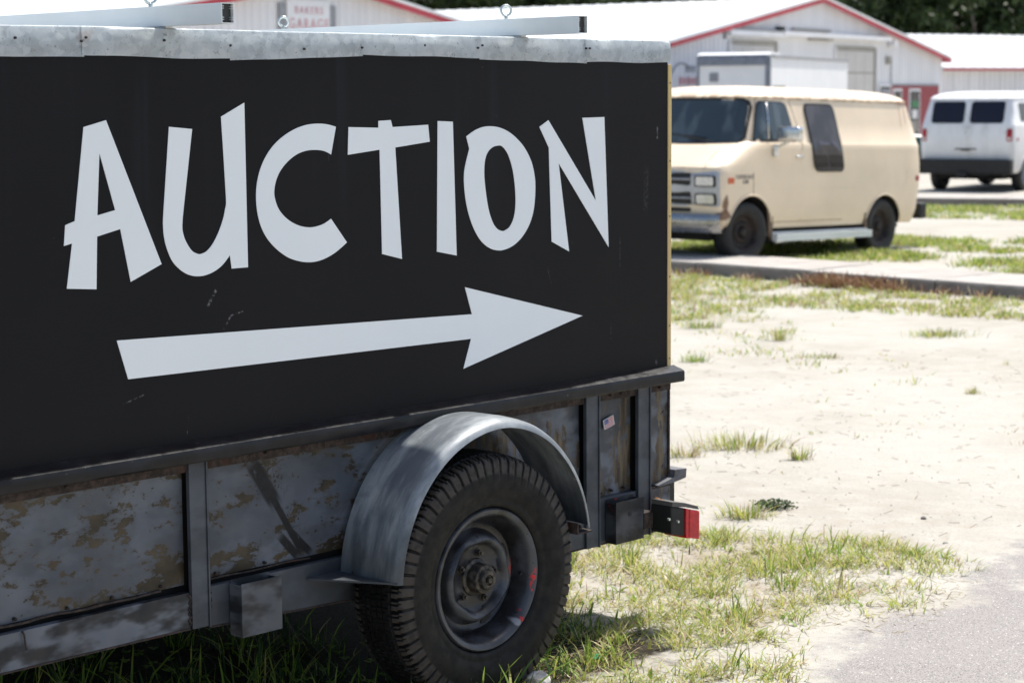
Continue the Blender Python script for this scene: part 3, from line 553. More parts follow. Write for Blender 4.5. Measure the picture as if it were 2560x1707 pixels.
# wheel
def tyre_mesh(Rr=.408, W=.236, rim=.22, nT=576, lugs=64, depth=.012):
    half = [(-.0, 1.0), (.10, 1.0), (.11, 1), (.13, 1), (.14, 1), (.30, .999), (.31, .999), (.335, .999), (.345, .998), (.44, .996), (.56, .993), (.60, .992), (.66, .989), (.72, .985), (.80, .978), (.87, .968), (.925, .950), (.955, .930), (.975, .905), (.985, .88)]
    side = [(.998, .855), (1.0, .83), (1.006, .80), (1.004, .77), (.99, .73), (.96, .69), (.93, .665), (.905, .648), (.895, .636), (.90, .618), (.885, .600), (.85, .585), (.80, .575)]
    prof = [(y * W / 2, r * Rr) for y, r in half + side]; k0 = len(half)
    full = [(-y, r, i) for i, (y, r) in reversed(list(enumerate(prof)))][:-1] + [(y, r, i) for i, (y, r) in enumerate(prof)]
    V = np.zeros((nT, len(full), 3)); DU = np.zeros((nT, len(full))); th = np.arange(nT) / nT * 2 * math.pi; per = nT // lugs
    for j, (y, r, i) in enumerate(full):
        rr = np.full(nT, r); yy = np.full(nT, y); f = abs(y) / (W / 2); idx = np.arange(nT); sgn = 0 if y > 0 else per // 2
        ph = (idx + sgn + np.round(f * 3).astype(int)) % per; lugno = (idx + sgn) // per
        if i < k0 and f < .62:
            ph2 = (idx + int(f * 30)) % per
            if .105 < f < .135 or .305 < f < .34: rr -= depth
            else: rr -= np.where((ph2 == 0), depth * .7, 0)
        if .57 < f and i < k0:
            if .58 < f < .63: rr -= depth * .8
            cut = ph <= 1; short = (lugno % 2 == 0)
            dd = depth * (1.0 if f < .93 else .8)
            rr -= np.where(cut, dd, 0); rr -= np.where((ph == per // 2) & (f < .9), depth * .5, 0)
            if f > .62: DU[:, j] = np.where(cut | ((ph == per // 2) & (f < .9)), 0, 1)
            if f > .95: rr -= np.where(short & ~cut, .0015, 0); yy = yy * np.where(cut, .975, np.where(short, .99, 1.0))
        if i in (k0, k0 + 1): DU[:, j] = np.where(ph <= 1, 0, .9 - .4 * (i - k0))
        if i in (k0, k0 + 1): yy = yy * np.where(ph <= 1, .985, 1.0)
        V[:, j, 0] = rr * np.cos(th); V[:, j, 1] = yy; V[:, j, 2] = rr * np.sin(th)
    n = len(full); a = np.arange(nT)[:, None] * n + np.arange(n - 1)[None, :]; b = ((np.arange(nT)[:, None] + 1) % nT) * n + np.arange(n - 1)[None, :]
    F = np.stack([a, a + 1, b + 1, b], -1).reshape(-1, 4)
    V[:, :, 1] *= -1 if FLIP else 1
    if not FLIP: F = F[:, ::-1]
    # flatten the contact patch
    z = V[:, :, 2]; lim = -.382 * Rr / .408; m = z < lim; z[m] = lim + (z[m] - lim) * .12; V[:, :, 1][m] *= 1.03
    me = pymesh('tyre', V.reshape(-1, 3), F); at_ = me.attributes.new('dust', 'FLOAT', 'POINT'); at_.data.foreach_set('value', DU.reshape(-1).astype(np.float32)); return me
def trailer_wheel(X, Yc, main=True):
    s = 1 if main else -1
    prof = [(.205, -.10), (.19, -.08), (.18, -.03), (.18, .02), (.192, .055), (.197, .078), (.203, .094), (.212, .102), (.2215, .1035), (.226, .098), (.227, .090)]
    prof = [(r * 1.025, y) for r, y in prof]
    bm = bmesh.new(); revolve(bm, [(r, y * s) for r, y in prof[::-1]], 96)
    disc = [(.190, .020), (.176, .030), (.170, .024), (.158, .022), (.150, .030), (.142, .050), (.134, .063), (.126, .067), (.118, .062), (.110, .048), (.104, .040), (.085, .038), (.03, .038), (.0005, .038)]
    def wob(a, r, y): return (.0035 * math.cos(5 * a + .6) + .002 * math.cos(8 * a)) if .105 < r < .15 else (.0012 * math.cos(7 * a) if r > .15 else 0)
    revolve(bm, [(r, y * s) for r, y in disc], 96, wob=wob)
    bmesh.ops.recalc_face_normals(bm, faces=bm.faces[:])
    wh = obj('wheel', bm, 'rim', T, auto=50); wh.location = (X, -Yc, .318); wh.rotation_euler = (0, R(13), 0)
    ty = obj('tyre', tyre_mesh(), 'tyre', wh, auto=35); ty.rotation_euler = (0, R(-13), 0)
    bm = bmesh.new(); prof = [(.062, .038), (.060, .046), (.050, .050), (.048, .082), (.045, .088), (.034, .090), (.033, .1), (.030, .104), (.018, .105), (.016, .098), (.010, .098), (.009, .112), (.0003, .113)]
    revolve(bm, [(r, y * s) for r, y in prof], 40); bmesh.ops.recalc_face_normals(bm, faces=bm.faces[:]); obj('hub', bm, 'hub', wh, auto=40)
    for k in range(5):
        a = R(72 * k + 20); c = Vector((.079 * math.cos(a), .044 * s, .079 * math.sin(a))); bm = bmesh.new(); cyl(bm, c, (0, 1, 0), .0105, .016, 6); cyl(bm, c + Vector((0, .011 * s, 0)), (0, 1, 0), .006, .012, 8); cyl(bm, c - Vector((0, .006 * s, 0)), (0, 1, 0), .014, .005, 16); obj('lug_nut', bm, 'hub', wh)
    for k in range(4):
        a = R(90 * k + 35); c = Vector((.164 * math.cos(a), .0245 * s, .164 * math.sin(a))); bm = bmesh.new(); cyl(bm, c, (0, 1, 0), .009, .003, 12)
        for v in bm.verts: # stretch into a slot along the rim
            d_ = v.co - c; tg = Vector((-math.sin(a), 0, math.cos(a))); v.co += tg * d_.dot(tg) * 1.8
        obj('vent_slot', bm, 'black', wh)
    bm = bmesh.new(); a = R(8); tube(bm, [(.19 * math.cos(a), .058 * s, .19 * math.sin(a)), (.180 * math.cos(a), .075 * s, .180 * math.sin(a)), (.168 * math.cos(a), .082 * s, .168 * math.sin(a))], .0035, 8); obj('valve_stem', bm, 'black', wh, True)
    return wh
trailer_wheel(.098, .122); trailer_wheel(.098, -1.9 - .12, False)
bm = bmesh.new(); cyl(bm, (.098, -.95, .345), (0, 1, 0), .035, 2.1, 12); obj('axle', bm, 'under', T)
bm = bmesh.new(); box(bm, XF, 1.28, -1.88, -.08, .40, .43); 
for x in (-2, -1.4, -.8, -.2, .4, 1.0): box(bm, x, x + .05, -1.88, -.09, .33, .399)
obj('deck', bm, 'under', T)
bm = bmesh.new(); box(bm, XF, 1.28, -1.93, -1.9, .30, .85); obj('far_side', bm, 'steel', T)
bm = bmesh.new(); tube(bm, [(-.42, -.13, .33), (-.25, -.13, .27), (.098, -.13, .25), (.45, -.13, .27), (.62, -.13, .33)], .018, 6); obj('leaf_spring', bm, 'under', T, True)
# tail light on its bracket
def tlx(bm):   # the lamp hangs a little nose-down and turned out
    for v in bm.verts: v.co.z -= (v.co.x - 1.12) * .22; v.co.y += (v.co.x - 1.18) * .25
    return bm
TL = B(1.122, 1.182, .055, .152, .285, .383, bev=.006)
for v in TL.verts:
    if v.co.z > .36: v.co.z += .014 * (1 - ((v.co.y - .105) / .05) ** 2 * .9)
tl = obj('tail_light', tlx(TL), 'black', T)
bm = bmesh.new(); box(bm, 1.1825, 1.196, .052, .156, .278, .388, .003); box(bm, 1.1965, 1.242, .052, .158, .280, .386, .006); obj('lens', tlx(bm), 'lens', tl)
bm = bmesh.new(); prism(bm, [(1.125, .405), (1.18, .408), (1.235, .402), (1.242, .390), (1.18, .392), (1.125, .388)], .056, .154); obj('lamp_hood', tlx(bm), 'hood', tl)
bm = bmesh.new(); box(bm, 1.17, 1.26, .0, .005, .29, .37, .001); box(bm, 1.07, 1.12, .005, .054, .30, .36, .001); obj('bracket', bm, 'rust', tl)
for c in ((1.178, .006, .352), (1.19, .006, .355), (1.085, .157, .35), (1.13, .162, .335)): bm = bmesh.new(); cyl(bm, c, (0, 1, 0), .005, .008, 8); obj('bolt', bm, 'zinc', tl)
bm = bmesh.new(); tube(bm, [(1.185, .005, .392), (1.18, .03, .392), (1.15, .06, .398), (1.14, .08, .40)], .004, 6); obj('wire', bm, 'copper', tl, True)
bm = bmesh.new(); box(bm, XF - 1.2, XF, -1.0, -.9, .42, .50); box(bm, XF - 1.2, XF - 1.14, -.98, -.92, .02, .42); obj('drawbar', bm, 'steel', T)

# ------------------------------------------------------------ vans: stacked plan outlines (x rearwards from the front axle, y outwards)
SL = [(.38, -.54, 3.60, .94, .28), (.44, -.58, 3.62, .972, .28), (.55, -.62, 3.655, .99, .28), (.80, -.65, 3.69, 1.0, .28), (.98, -.66, 3.70, 1.003, .28), (1.08, -.64, 3.70, 1.0, .30), (1.13, -.58, 3.70, .998, .36),
      (1.20, -.46, 3.695, .994, .42), (1.28, -.34, 3.685, .99, .48), (1.34, -.22, 3.68, .988, .48), (1.352, -.19, 3.675, .984, .48), (1.366, -.165, 3.67, .972, .48), (1.60, -.06, 3.60, .932, .46), (1.80, .03, 3.53, .893, .44), (1.862, .06, 3.505, .880, .42),
      (1.868, .05, 3.515, .893, .42), (1.884, .05, 3.515, .893, .42), (1.89, .08, 3.49, .878, .42), (1.93, .13, 3.43, .845, .45), (1.965, .22, 3.33, .775, .5), (1.992, .36, 3.2, .66, .5), (2.012, .55, 3.05, .5, .4), (2.022, .75, 2.9, .3, .2)]
def sl(z):
    if z <= SL[0][0]: return SL[0][1:]
    for a, b in zip(SL, SL[1:]):
        if z <= b[0]: t = (z - a[0]) / (b[0] - a[0]); return [p + (q - p) * t for p, q in zip(a[1:], b[1:])]
    return SL[-1][1:]
NF, NRr = 2.9, 4.5
def side_y(x, z):
    xf, xr, w_, rf = sl(z); rr = .22
    if x < xf + rf: t = min(1, (xf + rf - x) / rf); return w_ * max(0, 1 - t ** NF) ** (1 / NF)
    if x > xr - rr: t = min(1, (x - xr + rr) / rr); return w_ * max(0, 1 - t ** NRr) ** (1 / NRr)
    return w_
def front_x(y, z): xf, xr, w_, rf = sl(z); return xf + rf * (1 - max(0, 1 - min(1, abs(y) / w_) ** NF) ** (1 / NF))
def rear_x(y, z): xf, xr, w_, rf = sl(z); return xr - .22 * (1 - max(0, 1 - min(1, abs(y) / w_) ** NRr) ** (1 / NRr))
def outline(z):
    xf, xr, w_, rf = sl(z); P = []
    for k in range(17): # front cap, right to left in y
        a = math.pi * k / 16; y = math.cos(a); y = math.copysign(abs(y) ** .55, y) * w_; P.append((front_x(y, z) if abs(y) < w_ else xf + rf, y))
    n = 22
    for k in range(1, n): P.append((xf + rf + (xr - .22 - xf - rf) * k / n, -w_))
    for k in range(13):
        a = math.pi * k / 12; y = -math.cos(a); y = math.copysign(abs(y) ** .5, y) * w_; P.append((rear_x(y, z) if abs(y) < w_ else xr - .22, y))
    for k in range(1, n): P.append((xr - .22 + (xf + rf - xr + .22) * k / n, w_))
    return P
def eval_boolean(o, cutters):
    for c in cutters:
        md = o.modifiers.new('cut', 'BOOLEAN'); md.object = c; md.operation = 'DIFFERENCE'; md.solver = 'EXACT'
        try: md.material_mode = 'TRANSFER'
        except Exception: pass
    bpy.context.view_layer.update(); dg = bpy.context.evaluated_depsgraph_get(); me = bpy.data.meshes.new_from_object(o.evaluated_get(dg)); o.modifiers.clear(); o.data = me
    for c in cutters: bpy.data.objects.remove(c)
def rrect(x0, x1, z0, z1, r, sh=0.0, n=6):
    """rounded rectangle outline; sh shears the top in x"""
    P = []
    for cx, cz, a0 in ((x1 - r, z1 - r, 0), (x0 + r, z1 - r, 90), (x0 + r, z0 + r, 180), (x1 - r, z0 + r, 270)):
        for k in range(n + 1): a = R(a0 + 90 * k / n); P.append((cx + r * math.cos(a), cz + r * math.sin(a)))
    return [(x + sh * (z - z0) / (z1 - z0), z) for x, z in P]
def patch(P, fn, off=.004, thick=.006, inset=None):
    """plate with outline P laid on the body; fn(p) gives the body point and outward axis"""
    bm = bmesh.new(); c = (sum(p[0] for p in P) / len(P), sum(p[1] for p in P) / len(P)); rings = []
    if len(P) < 60: P = [(a[0] + (b[0] - a[0]) * k / 5, a[1] + (b[1] - a[1]) * k / 5) for a, b in zip(P, P[1:] + P[:1]) for k in range(5 if math.hypot(b[0] - a[0], b[1] - a[1]) > .05 else 1)]
    for s in [1 - i / 14 for i in range(14)]: rings.append([bm.verts.new(fn((c[0] + (p[0] - c[0]) * s, c[1] + (p[1] - c[1]) * s), off)) for p in P])
    cv = bm.verts.new(fn(c, off)); base = [bm.verts.new(fn(p, off - thick)) for p in P]; n = len(P)
    for a, b in [(base, rings[0])] + list(zip(rings, rings[1:])):
        for i in range(n): bm.faces.new((a[i], a[(i + 1) % n], b[(i + 1) % n], b[i]))
    for i in range(n): bm.faces.new((rings[-1][i], rings[-1][(i + 1) % n], cv))
    bmesh.ops.recalc_face_normals(bm, faces=bm.faces[:]); return bm
def grow(P, d):
    c = (sum(p[0] for p in P) / len(P), sum(p[1] for p in P) / len(P)); hx = max(abs(p[0] - c[0]) for p in P); hz = max(abs(p[1] - c[1]) for p in P)
    return [(c[0] + (p[0] - c[0]) * (1 + d / hx), c[1] + (p[1] - c[1]) * (1 + d / hz)) for p in P]
def on_side(s): return lambda p, off: Vector((p[0], s * (side_y(p[0], p[1]) + off), p[1]))
def on_front(p, off): return Vector((front_x(p[0], p[1]) - off, p[0], p[1]))
def on_rear(p, off): return Vector((rear_x(p[0], p[1]) + off, p[0], p[1]))
def van_wheel(root, X, s, m_rim, steer=0.0, flat=0.0):
    bm = bmesh.new(); revolve(bm, [(.20, -.09 * s), (.205, .085 * s), (.212, .092 * s), (.208, .098 * s), (.195, .09 * s), (.185, .05 * s), (.17, .03 * s), (.13, .025 * s), (.11, .045 * s), (.085, .05 * s), (.06, .03 * s), (.045, .07 * s), (.03, .08 * s), (.0005, .08 * s)], 32)
    bmesh.ops.recalc_face_normals(bm, faces=bm.faces[:]); wh = obj('wheel', bm, m_rim, root, auto=45); wh.location = (X, -s * .86, .345); wh.rotation_euler = (0, 0, steer)
    bm = bmesh.new(); revolve(bm, [(.205, -.09), (.24, -.105), (.30, -.11), (.335, -.095), (.347, -.07), (.350, 0), (.347, .07), (.335, .095), (.30, .11), (.24, .105), (.205, .09)], 40)
    bmesh.ops.recalc_face_normals(bm, faces=bm.faces[:]); obj('tyre', bm, 'rubber', wh, auto=60); return wh
def make_van(root, paint, rim, rear_windows=False, side_windows=True):
    bm = bmesh.new(); rows = [[bm.verts.new((x, y, s[0])) for x, y in outline(s[0])] for s in SL]; n = len(rows[0])
    for a, b in zip(rows, rows[1:]):
        for i in range(n): bm.faces.new((a[i], a[(i + 1) % n], b[(i + 1) % n], b[i]))
    bm.faces.new(rows[0][::-1]); bm.faces.new(rows[-1]); bmesh.ops.recalc_face_normals(bm, faces=bm.faces[:])
    body = obj('body', bm, [paint, 'under'], root); cutters = []
    for X, rr in ((.03, .425), (2.80, .40)):
        for s in (1, -1):
            bm = bmesh.new(); cyl(bm, (X, s * .86, .34), (0, 1, 0), rr, .56, 40); cutters.append(obj('cutter', bm, 'under'))
    for c in cutters: c.parent = root
    eval_boolean(body, cutters)
    body.data.polygons.foreach_set('use_smooth', [True] * len(body.data.polygons)); body.data.set_sharp_from_angle(angle=R(38))
    bm = bmesh.new(); box(bm, -.42, 3.5, -.72, .72, .25, .378, .02); obj('underbody', bm, 'under', root)
    for X in (.0, 2.8):
        for s in (1, -1): van_wheel(root, X, s, rim, R(-9) if X < 1 else 0)
    for X, rr in ((.03, .425), (2.80, .40)): # arch lips
        for s in (1, -1):
            bm = bmesh.new(); P = []
            for k in range(25):
                a = R(-4 + 188 * k / 24); x, z = X + (rr + .004) * math.cos(a), .34 + (rr + .004) * math.sin(a)
                if z > .41: P.append((x, s * (side_y(x, z) + .004), z))
            tube(bm, P, .013, 6); obj('arch_lip', bm, paint, root, True)
    return body
def strip_on(root, name, P, fn, wd, m, off=.002):
    bm = bmesh.new(); tube(bm, [fn(p, off) for p in P], wd, 5); return obj(name, bm, m, root, True)
FLIP = True
bpy.context.view_layer.update()
V1 = empty('cargo_van', (2.6513 - .94 * math.cos(R(43)), 22.5933 + .94 * math.sin(R(43)), -.0255), (0, R(1.5), R(47)), 'old beige van with chrome mirror and a tall dark side window', 'van')
bpy.context.view_layer.update()
make_van(V1, 'beige', 'rusty_rim')
for s in (1, -1):
    f = on_side(s)
    dw = [(.12, 1.395), (.215, 1.66), (.27, 1.79), (.295, 1.815), (.33, 1.825), (.70, 1.82), (.755, 1.80), (.785, 1.765), (.85, 1.55), (.885, 1.395)]
    def lerpz(z): return .12 + (z - 1.395) / (1.825 - 1.395) * .2
    obj('window_seal', patch(grow(dw, .022), f, .0035), 'rubber', V1)
    o = obj('door_window', patch(dw, f, .007), 'glass', V1)
    bm = bmesh.new(); tube(bm, [f((.36, 1.40), .012), f((.385, 1.6), .012), (f((.40, 1.815), .012))], .010, 6); obj('vent_window_bar', bm, 'chrome', o, True)
    wn_ = rrect(1.275, 1.86, 1.045, 1.80, .08, -.13); wn_ = [(x, z) for x, z in wn_]
    obj('window_seal', patch(grow(wn_, .022), f, .012), 'rubber', V1)
    o = obj('side_window', patch(wn_, f, .018, .012), 'glass2', V1)
    obj('lower_pane', patch(rrect(1.25, 1.53, 1.06, 1.22, .03, -.03), f, .021), 'glass3', o); obj('lower_pane', patch(rrect(1.56, 1.84, 1.06, 1.22, .03, -.03), f, .021), 'glass3', o)
    for P in ([(.06, .78), (.05, 1.0), (.05, 1.34), (.09, 1.395), (.265, 1.855)], [(1.02, .46), (1.02, 1.34), (.99, 1.5), (.86, 1.85)], [(.50, .45), (1.9, .45)], [(2.05, .5), (2.06, 1.0), (2.03, 1.33)][:0]):
        if P: strip_on(V1, 'door_seam', P, f, .004, 'seam', .0005)
    strip_on(V1, 'body_crease', [(.55 + .1 * i, .615) for i in range(18)], f, .004, 'beige', -.0015); strip_on(V1, 'body_crease', [(.4 + .1 * i, .83) for i in range(32)], f, .004, 'beige', -.0015)
    bm = bmesh.new(); p = f((.90, 1.20), .02); q = f((1.0, 1.20), .02); tube(bm, [f((.88, 1.2), .0), p, q, f((1.02, 1.2), 0)], .013, 6); obj('door_handle', bm, 'chrome', V1, True)
    # mirror: rounded chrome head on a bracket
    bm = bmesh.new(); c = f((.50, 1.46), .22); q0 = f((.40, 1.30), .0)
    for dx, dz in ((-.02, 0), (.05, 0)): tube(bm, [f((.46 + dx, 1.30), .0), c + Vector((dx, -.06 * s, -.10)), c + Vector((dx, 0, -.05))], .008, 6)
    box(bm, c.x - .055, c.x + .06, c.y - .15, c.y + .15, c.z - .085, c.z + .085, .035, seg=3); mr = obj('mirror', bm, 'chrome', V1, auto=40)
    bm = bmesh.new(); box(bm, .41, .50, s * 1.0 if s > 0 else -1.03, s * 1.03 if s > 0 else -1.0, 1.20, 1.34, .012); obj('mirror_mount', bm, 'chrome', V1, auto=40)
    obj('side_marker', patch(rrect(-.42, -.32, .90, .965, .01), f, .008, .012), 'amber', V1); obj('side_marker', patch(rrect(3.50, 3.58, .90, .965, .01), f, .006, .012), 'redl', V1)
    obj('fuel_door', patch(rrect(3.28, 3.42, .86, 1.06, .015), f, .0025), 'beige', V1)
    # running board with ribs and flared ends
    bm = bmesh.new(); y0, y1 = .86, 1.075
    prism(bm, [(.46, .335), (2.42, .335), (2.42, .29), (.46, .29)], s * y0, s * 1.0); prism(bm, [(.44, .315), (2.42, .315), (2.42, .235), (.44, .235)], s * 1.001, s * y1); bmesh.ops.recalc_face_normals(bm, faces=bm.faces[:])
    rb = obj('running_board', bm, 'alu', V1)
    for k in range(5): bm = bmesh.new(); box(bm, .48, 2.40, s * (.90 + k * .034) - .006, s * (.90 + k * .034) + .006, .3355 if k < 3 else .3155, .340 if k < 3 else .3205); obj('tread_rib', bm, 'steelrail', rb)
    bm = bmesh.new(); prism(bm, [(.43, .80), (.36, .66), (.40, .30), (.46, .235), (.475, .45)], s * .965, s * .985); bmesh.ops.recalc_face_normals(bm, faces=bm.faces[:]); obj('mud_flap', bm, 'flap', V1)
    bm = bmesh.new(); prism(bm, [(2.36, .72), (2.42, .72), (2.44, .24), (2.40, .24)], s * .965, s * .985); bmesh.ops.recalc_face_normals(bm, faces=bm.faces[:]); obj('mud_flap', bm, 'flap', V1)
# windshield, wipers, grille, lights, bumper
WS = [(-.82, 1.372), (-.86, 1.42), (-.82, 1.74), (-.785, 1.81), (-.72, 1.84), (.72, 1.84), (.785, 1.81), (.82, 1.74), (.86, 1.42), (.82, 1.372), (.4, 1.36), (-.4, 1.36)]
def dens(P, n=6): return [(a[0] + (b[0] - a[0]) * k / n, a[1] + (b[1] - a[1]) * k / n) for a, b in zip(P, P[1:] + P[:1]) for k in range(n)]
obj('windshield_seal', patch(grow(dens(WS), .025), on_front, .003), 'rubber', V1); o = obj('windshield', patch(dens(WS), on_front, .008), 'glass', V1)
bm = bmesh.new()
for yy in (.62, -.15):
    tube(bm, [on_front((yy, 1.355), .02), on_front((yy - .30, 1.40), .03), on_front((yy - .52, 1.44), .025)], .006, 5); tube(bm, [on_front((yy - .15, 1.405), .022), on_front((yy - .75, 1.46), .022)], .007, 5)
obj('wiper', bm, 'rubber', V1, True)
def fp(x0, x1, z0, z1, r, off, th, name, m, par): return obj(name, patch(dens(rrect(x0, x1, z0, z1, r, n=3), 4), on_front, off, th), m, par)
gr = fp(-.955, .955, .64, 1.04, .04, .012, .02, 'grille', 'grille', V1)
fp(-.64, .64, .665, .805, .02, .014, .004, 'grille_opening', 'black', gr); fp(-.64, .64, .875, 1.015, .02, .014, .004, 'grille_opening', 'black', gr)
for z in (.735, .945): strip_on(gr, 'slat', [(-.64 + .128 * k, z) for k in range(11)], on_front, .011, 'grille', .02)
for yy in (-.32, 0, .32): strip_on(gr, 'slat', [(yy, .67), (yy, .80)], on_front, .005, 'grille', .022); strip_on(gr, 'slat', [(yy, .88), (yy, 1.01)], on_front, .005, 'grille', .022)
for s in (1, -1):
    for z in (.725, .925):
        a, b = (.69, .925) if s > 0 else (-.925, -.69)
        h = fp(a, b, z - .065, z + .065, .02, .020, .012, 'headlight', 'black', V1); fp(a + .02, b - .02, z - .05, z + .05, .015, .026, .01, 'lamp_glass', 'lamp', h)
fp(-.30, .62, .58, .625, .01, .008, .01, 'air_slot', 'black', V1)
strip_on(V1, 'door_seam', [(-.8, 1.07), (-.5, 1.075), (0, 1.08), (.5, 1.075), (.8, 1.07)], on_front, .004, 'seam', 0)
strip_on(V1, 'hood_seam', [(.78, 1.09), (.74, 1.2), (.73, 1.3)], on_front, .004, 'seam', 0)
bm = bmesh.new(); prev = None
for k in range(29):
    y = -.97 + 1.94 * k / 28; x = front_x(y * .985, .52) - .10 + .04 * abs(y) ** 8; row = [bm.verts.new((x + dx, y, z)) for dx, z in ((.08, .56), (.0, .555), (-.015, .53), (-.02, .47), (-.015, .45), (.0, .44), (.02, .38), (.04, .35), (.10, .34))]
    if prev:
        for i in range(8): bm.faces.new((prev[i], prev[i + 1], row[i + 1], row[i]))
    prev = row
bmesh.ops.solidify(bm, geom=bm.faces[:], thickness=.006); bmesh.ops.recalc_face_normals(bm, faces=bm.faces[:]); obj('front_bumper', bm, 'chrome', V1, auto=35)
bm = bmesh.new(); box(bm, 3.66, 3.82, -.98, .98, .42, .62, .03); obj('rear_bumper', bm, 'black', V1)
bm = bmesh.new(); box(bm, 3.30, 3.72, .55, .61, .30, .35); obj('exhaust_pipe', bm, 'black', V1)
def text_mesh(txt, size, name, m, parent, mat4, extrude=.002, spacing=1.0):
    cu = bpy.data.curves.new(name, 'FONT'); cu.body = txt; cu.size = size; cu.extrude = extrude; cu.align_x = 'CENTER'; cu.space_character = spacing
    o = bpy.data.objects.new('tmp', cu); COL.objects.link(o); bpy.context.view_layer.update(); me = bpy.data.meshes.new_from_object(o.evaluated_get(bpy.context.evaluated_depsgraph_get())); bpy.data.objects.remove(o)
    me.name = name; me.transform(mat4); me.materials.clear(); me.materials.append(M[m]); n = bpy.data.objects.new(name, me); COL.objects.link(n); n.parent = parent; return n
RX = Matrix.Rotation(R(90), 4, 'X')
text_mesh('CHEVROLET', .062, 'badge', 'badge', V1, Matrix.Translation((-.115, -1.004, .955)) @ RX, .003); text_mesh('G20', .062, 'badge', 'badge', V1, Matrix.Translation((-.10, -1.004, .90)) @ RX, .003)

V2 = empty('cargo_van', (11.23, 43.62, -.10), (0, 0, R(-123)), 'grimy white van seen from behind with two dark square rear windows and a black bumper', 'van')
bpy.context.view_layer.update(); make_van(V2, 'white_van', 'steelrail')
for a, b in ((-.74, -.08), (.08, .74)):
    P = rrect(a, b, 1.40, 1.80, .06); obj('window_seal', patch(grow(dens(P, 2), .02), on_rear, .0035), 'rubber', V2); obj('rear_window', patch(dens(P, 2), on_rear, .007), 'glass3', V2)
strip_on(V2, 'door_seam', [(0, .55), (0, 1.2), (0, 1.84)], on_rear, .006, 'seam', 0)
for s in (1, -1):
    a, b = (.845, .945) if s > 0 else (-.945, -.845)
    tl2 = obj('tail_lamp', patch(dens(rrect(a, b, 1.02, 1.27, .02), 2), on_rear, .012, .02), 'redl', V2)
    obj('reverse_lens', patch(dens(rrect(a + .02, b - .02, 1.05, 1.10, .01), 2), on_rear, .015, .006), 'flag_white', tl2)
    strip_on(V2, 'door_seam', [(s * .80, .55), (s * .80, 1.2), (s * .77, 1.84)], on_rear, .005, 'seam', 0)
    obj('side_marker', patch(rrect(3.42, 3.50, 1.02, 1.09, .03), on_side(s), .008, .012), 'redl', V2)
    obj('side_window', patch(rrect(2.3, 3.2, 1.42, 1.78, .05), on_side(s), .007), 'glass3', V2); obj('side_window', patch(rrect(1.2, 2.1, 1.42, 1.78, .05), on_side(s), .007), 'glass3', V2); obj('side_window', patch(rrect(.25, .95, 1.42, 1.80, .06), on_side(s), .007), 'glass3', V2)
bm = bmesh.new(); box(bm, 3.66, 3.84, -1.0, 1.0, .36, .66, .03); obj('rear_bumper', bm, 'black', V2)
bm = bmesh.new(); box(bm, 3.72, 3.95, -.10, .10, .30, .40, .01); box(bm, 3.72, 3.76, -.5, .5, .33, .39); obj('tow_hitch', bm, 'black', V2)
bm = bmesh.new(); p = on_rear((0, .86), .01); box(bm, p.x - .01, p.x + .012, -.22, .22, .855, .875); box(bm, p.x - .01, p.x + .02, -.09, .09, .83, .856); obj('door_handle', bm, 'black', V2)
bm = bmesh.new(); p = on_rear((0, 1.30), .01); box(bm, p.x - .01, p.x + .01, -.10, .04, 1.285, 1.30); obj('rear_emblem', bm, 'grille', V2)
FLIP = False

# ------------------------------------------------------------ teal sedan glimpsed between the vans
CR = empty('parked_car', (9.1, 52.5, gz(52)), (0, 0, R(-6)), 'teal car glimpsed in the gap between the beige van and the white van', 'car')
prof = [(-2.2, .35), (-2.25, .6), (-2.1, .82), (-1.2, .95), (-.6, 1.36), (.5, 1.38), (1.1, 1.0), (2.05, .93), (2.2, .7), (2.15, .35)]
# x is along the car; the boot end shows at the right
bm = bmesh.new(); rows = []
for y, s in ((-.86, .0), (-.80, .05), (.80, .05), (.86, 0)):
    rows.append([bm.verts.new((x * (1 if s else .985), y, z - (0 if s else .04 * (z > .7)))) for x, z in prof])
for a, b in zip(rows, rows[1:]):
    for i in range(len(prof)): bm.faces.new((a[i], a[(i + 1) % len(prof)], b[(i + 1) % len(prof)], b[i]))
bm.faces.new(rows[0]); bm.faces.new(rows[-1][::-1]); bmesh.ops.recalc_face_normals(bm, faces=bm.faces[:]); obj('body', bm, 'teal', CR)
for x0, x1 in ((-.98, -.1), (-.05, .85)):
    bm = bmesh.new(); prism(bm, [(x0 + (.12 if x0 < -.5 else 0), 1.0), (x1, 1.0), (x1 - (.35 if x1 > .5 else 0), 1.28), (x0 + (.48 if x0 < -.5 else 0), 1.28)], -.875, -.865); bmesh.ops.recalc_face_normals(bm, faces=bm.faces[:]); obj('window', bm, 'lens_dark', CR)
for x in (-1.35, 1.35):
    for y in (-.78, .78):
        bm = bmesh.new(); cyl(bm, (0, 0, 0), (0, 1, 0), .31, .2, 24); o = obj('wheel', bm, 'rubber', CR, auto=40); o.location = (x, y, .31); bm = bmesh.new(); cyl(bm, (0, 0, 0), (0, 1, 0), .19, .205, 16); obj('rim', bm, 'grille', o, auto=40)
bm = bmesh.new(); box(bm, 2.16, 2.24, -.75, .75, .38, .55, .02); obj('bumper', bm, 'rubber', CR)
bm = bmesh.new(); box(bm, 2.06, 2.2, -.8, -.55, .68, .8, .01); obj('tail_lamp', bm, 'redl', CR)

# ------------------------------------------------------------ white box trailer
BT = empty('box_trailer', (7.77, 60.0, gz(60)), (0, 0, R(67)), 'tall white box trailer with a blue-grey front rail, parked before the workshop doors', 'trailer')
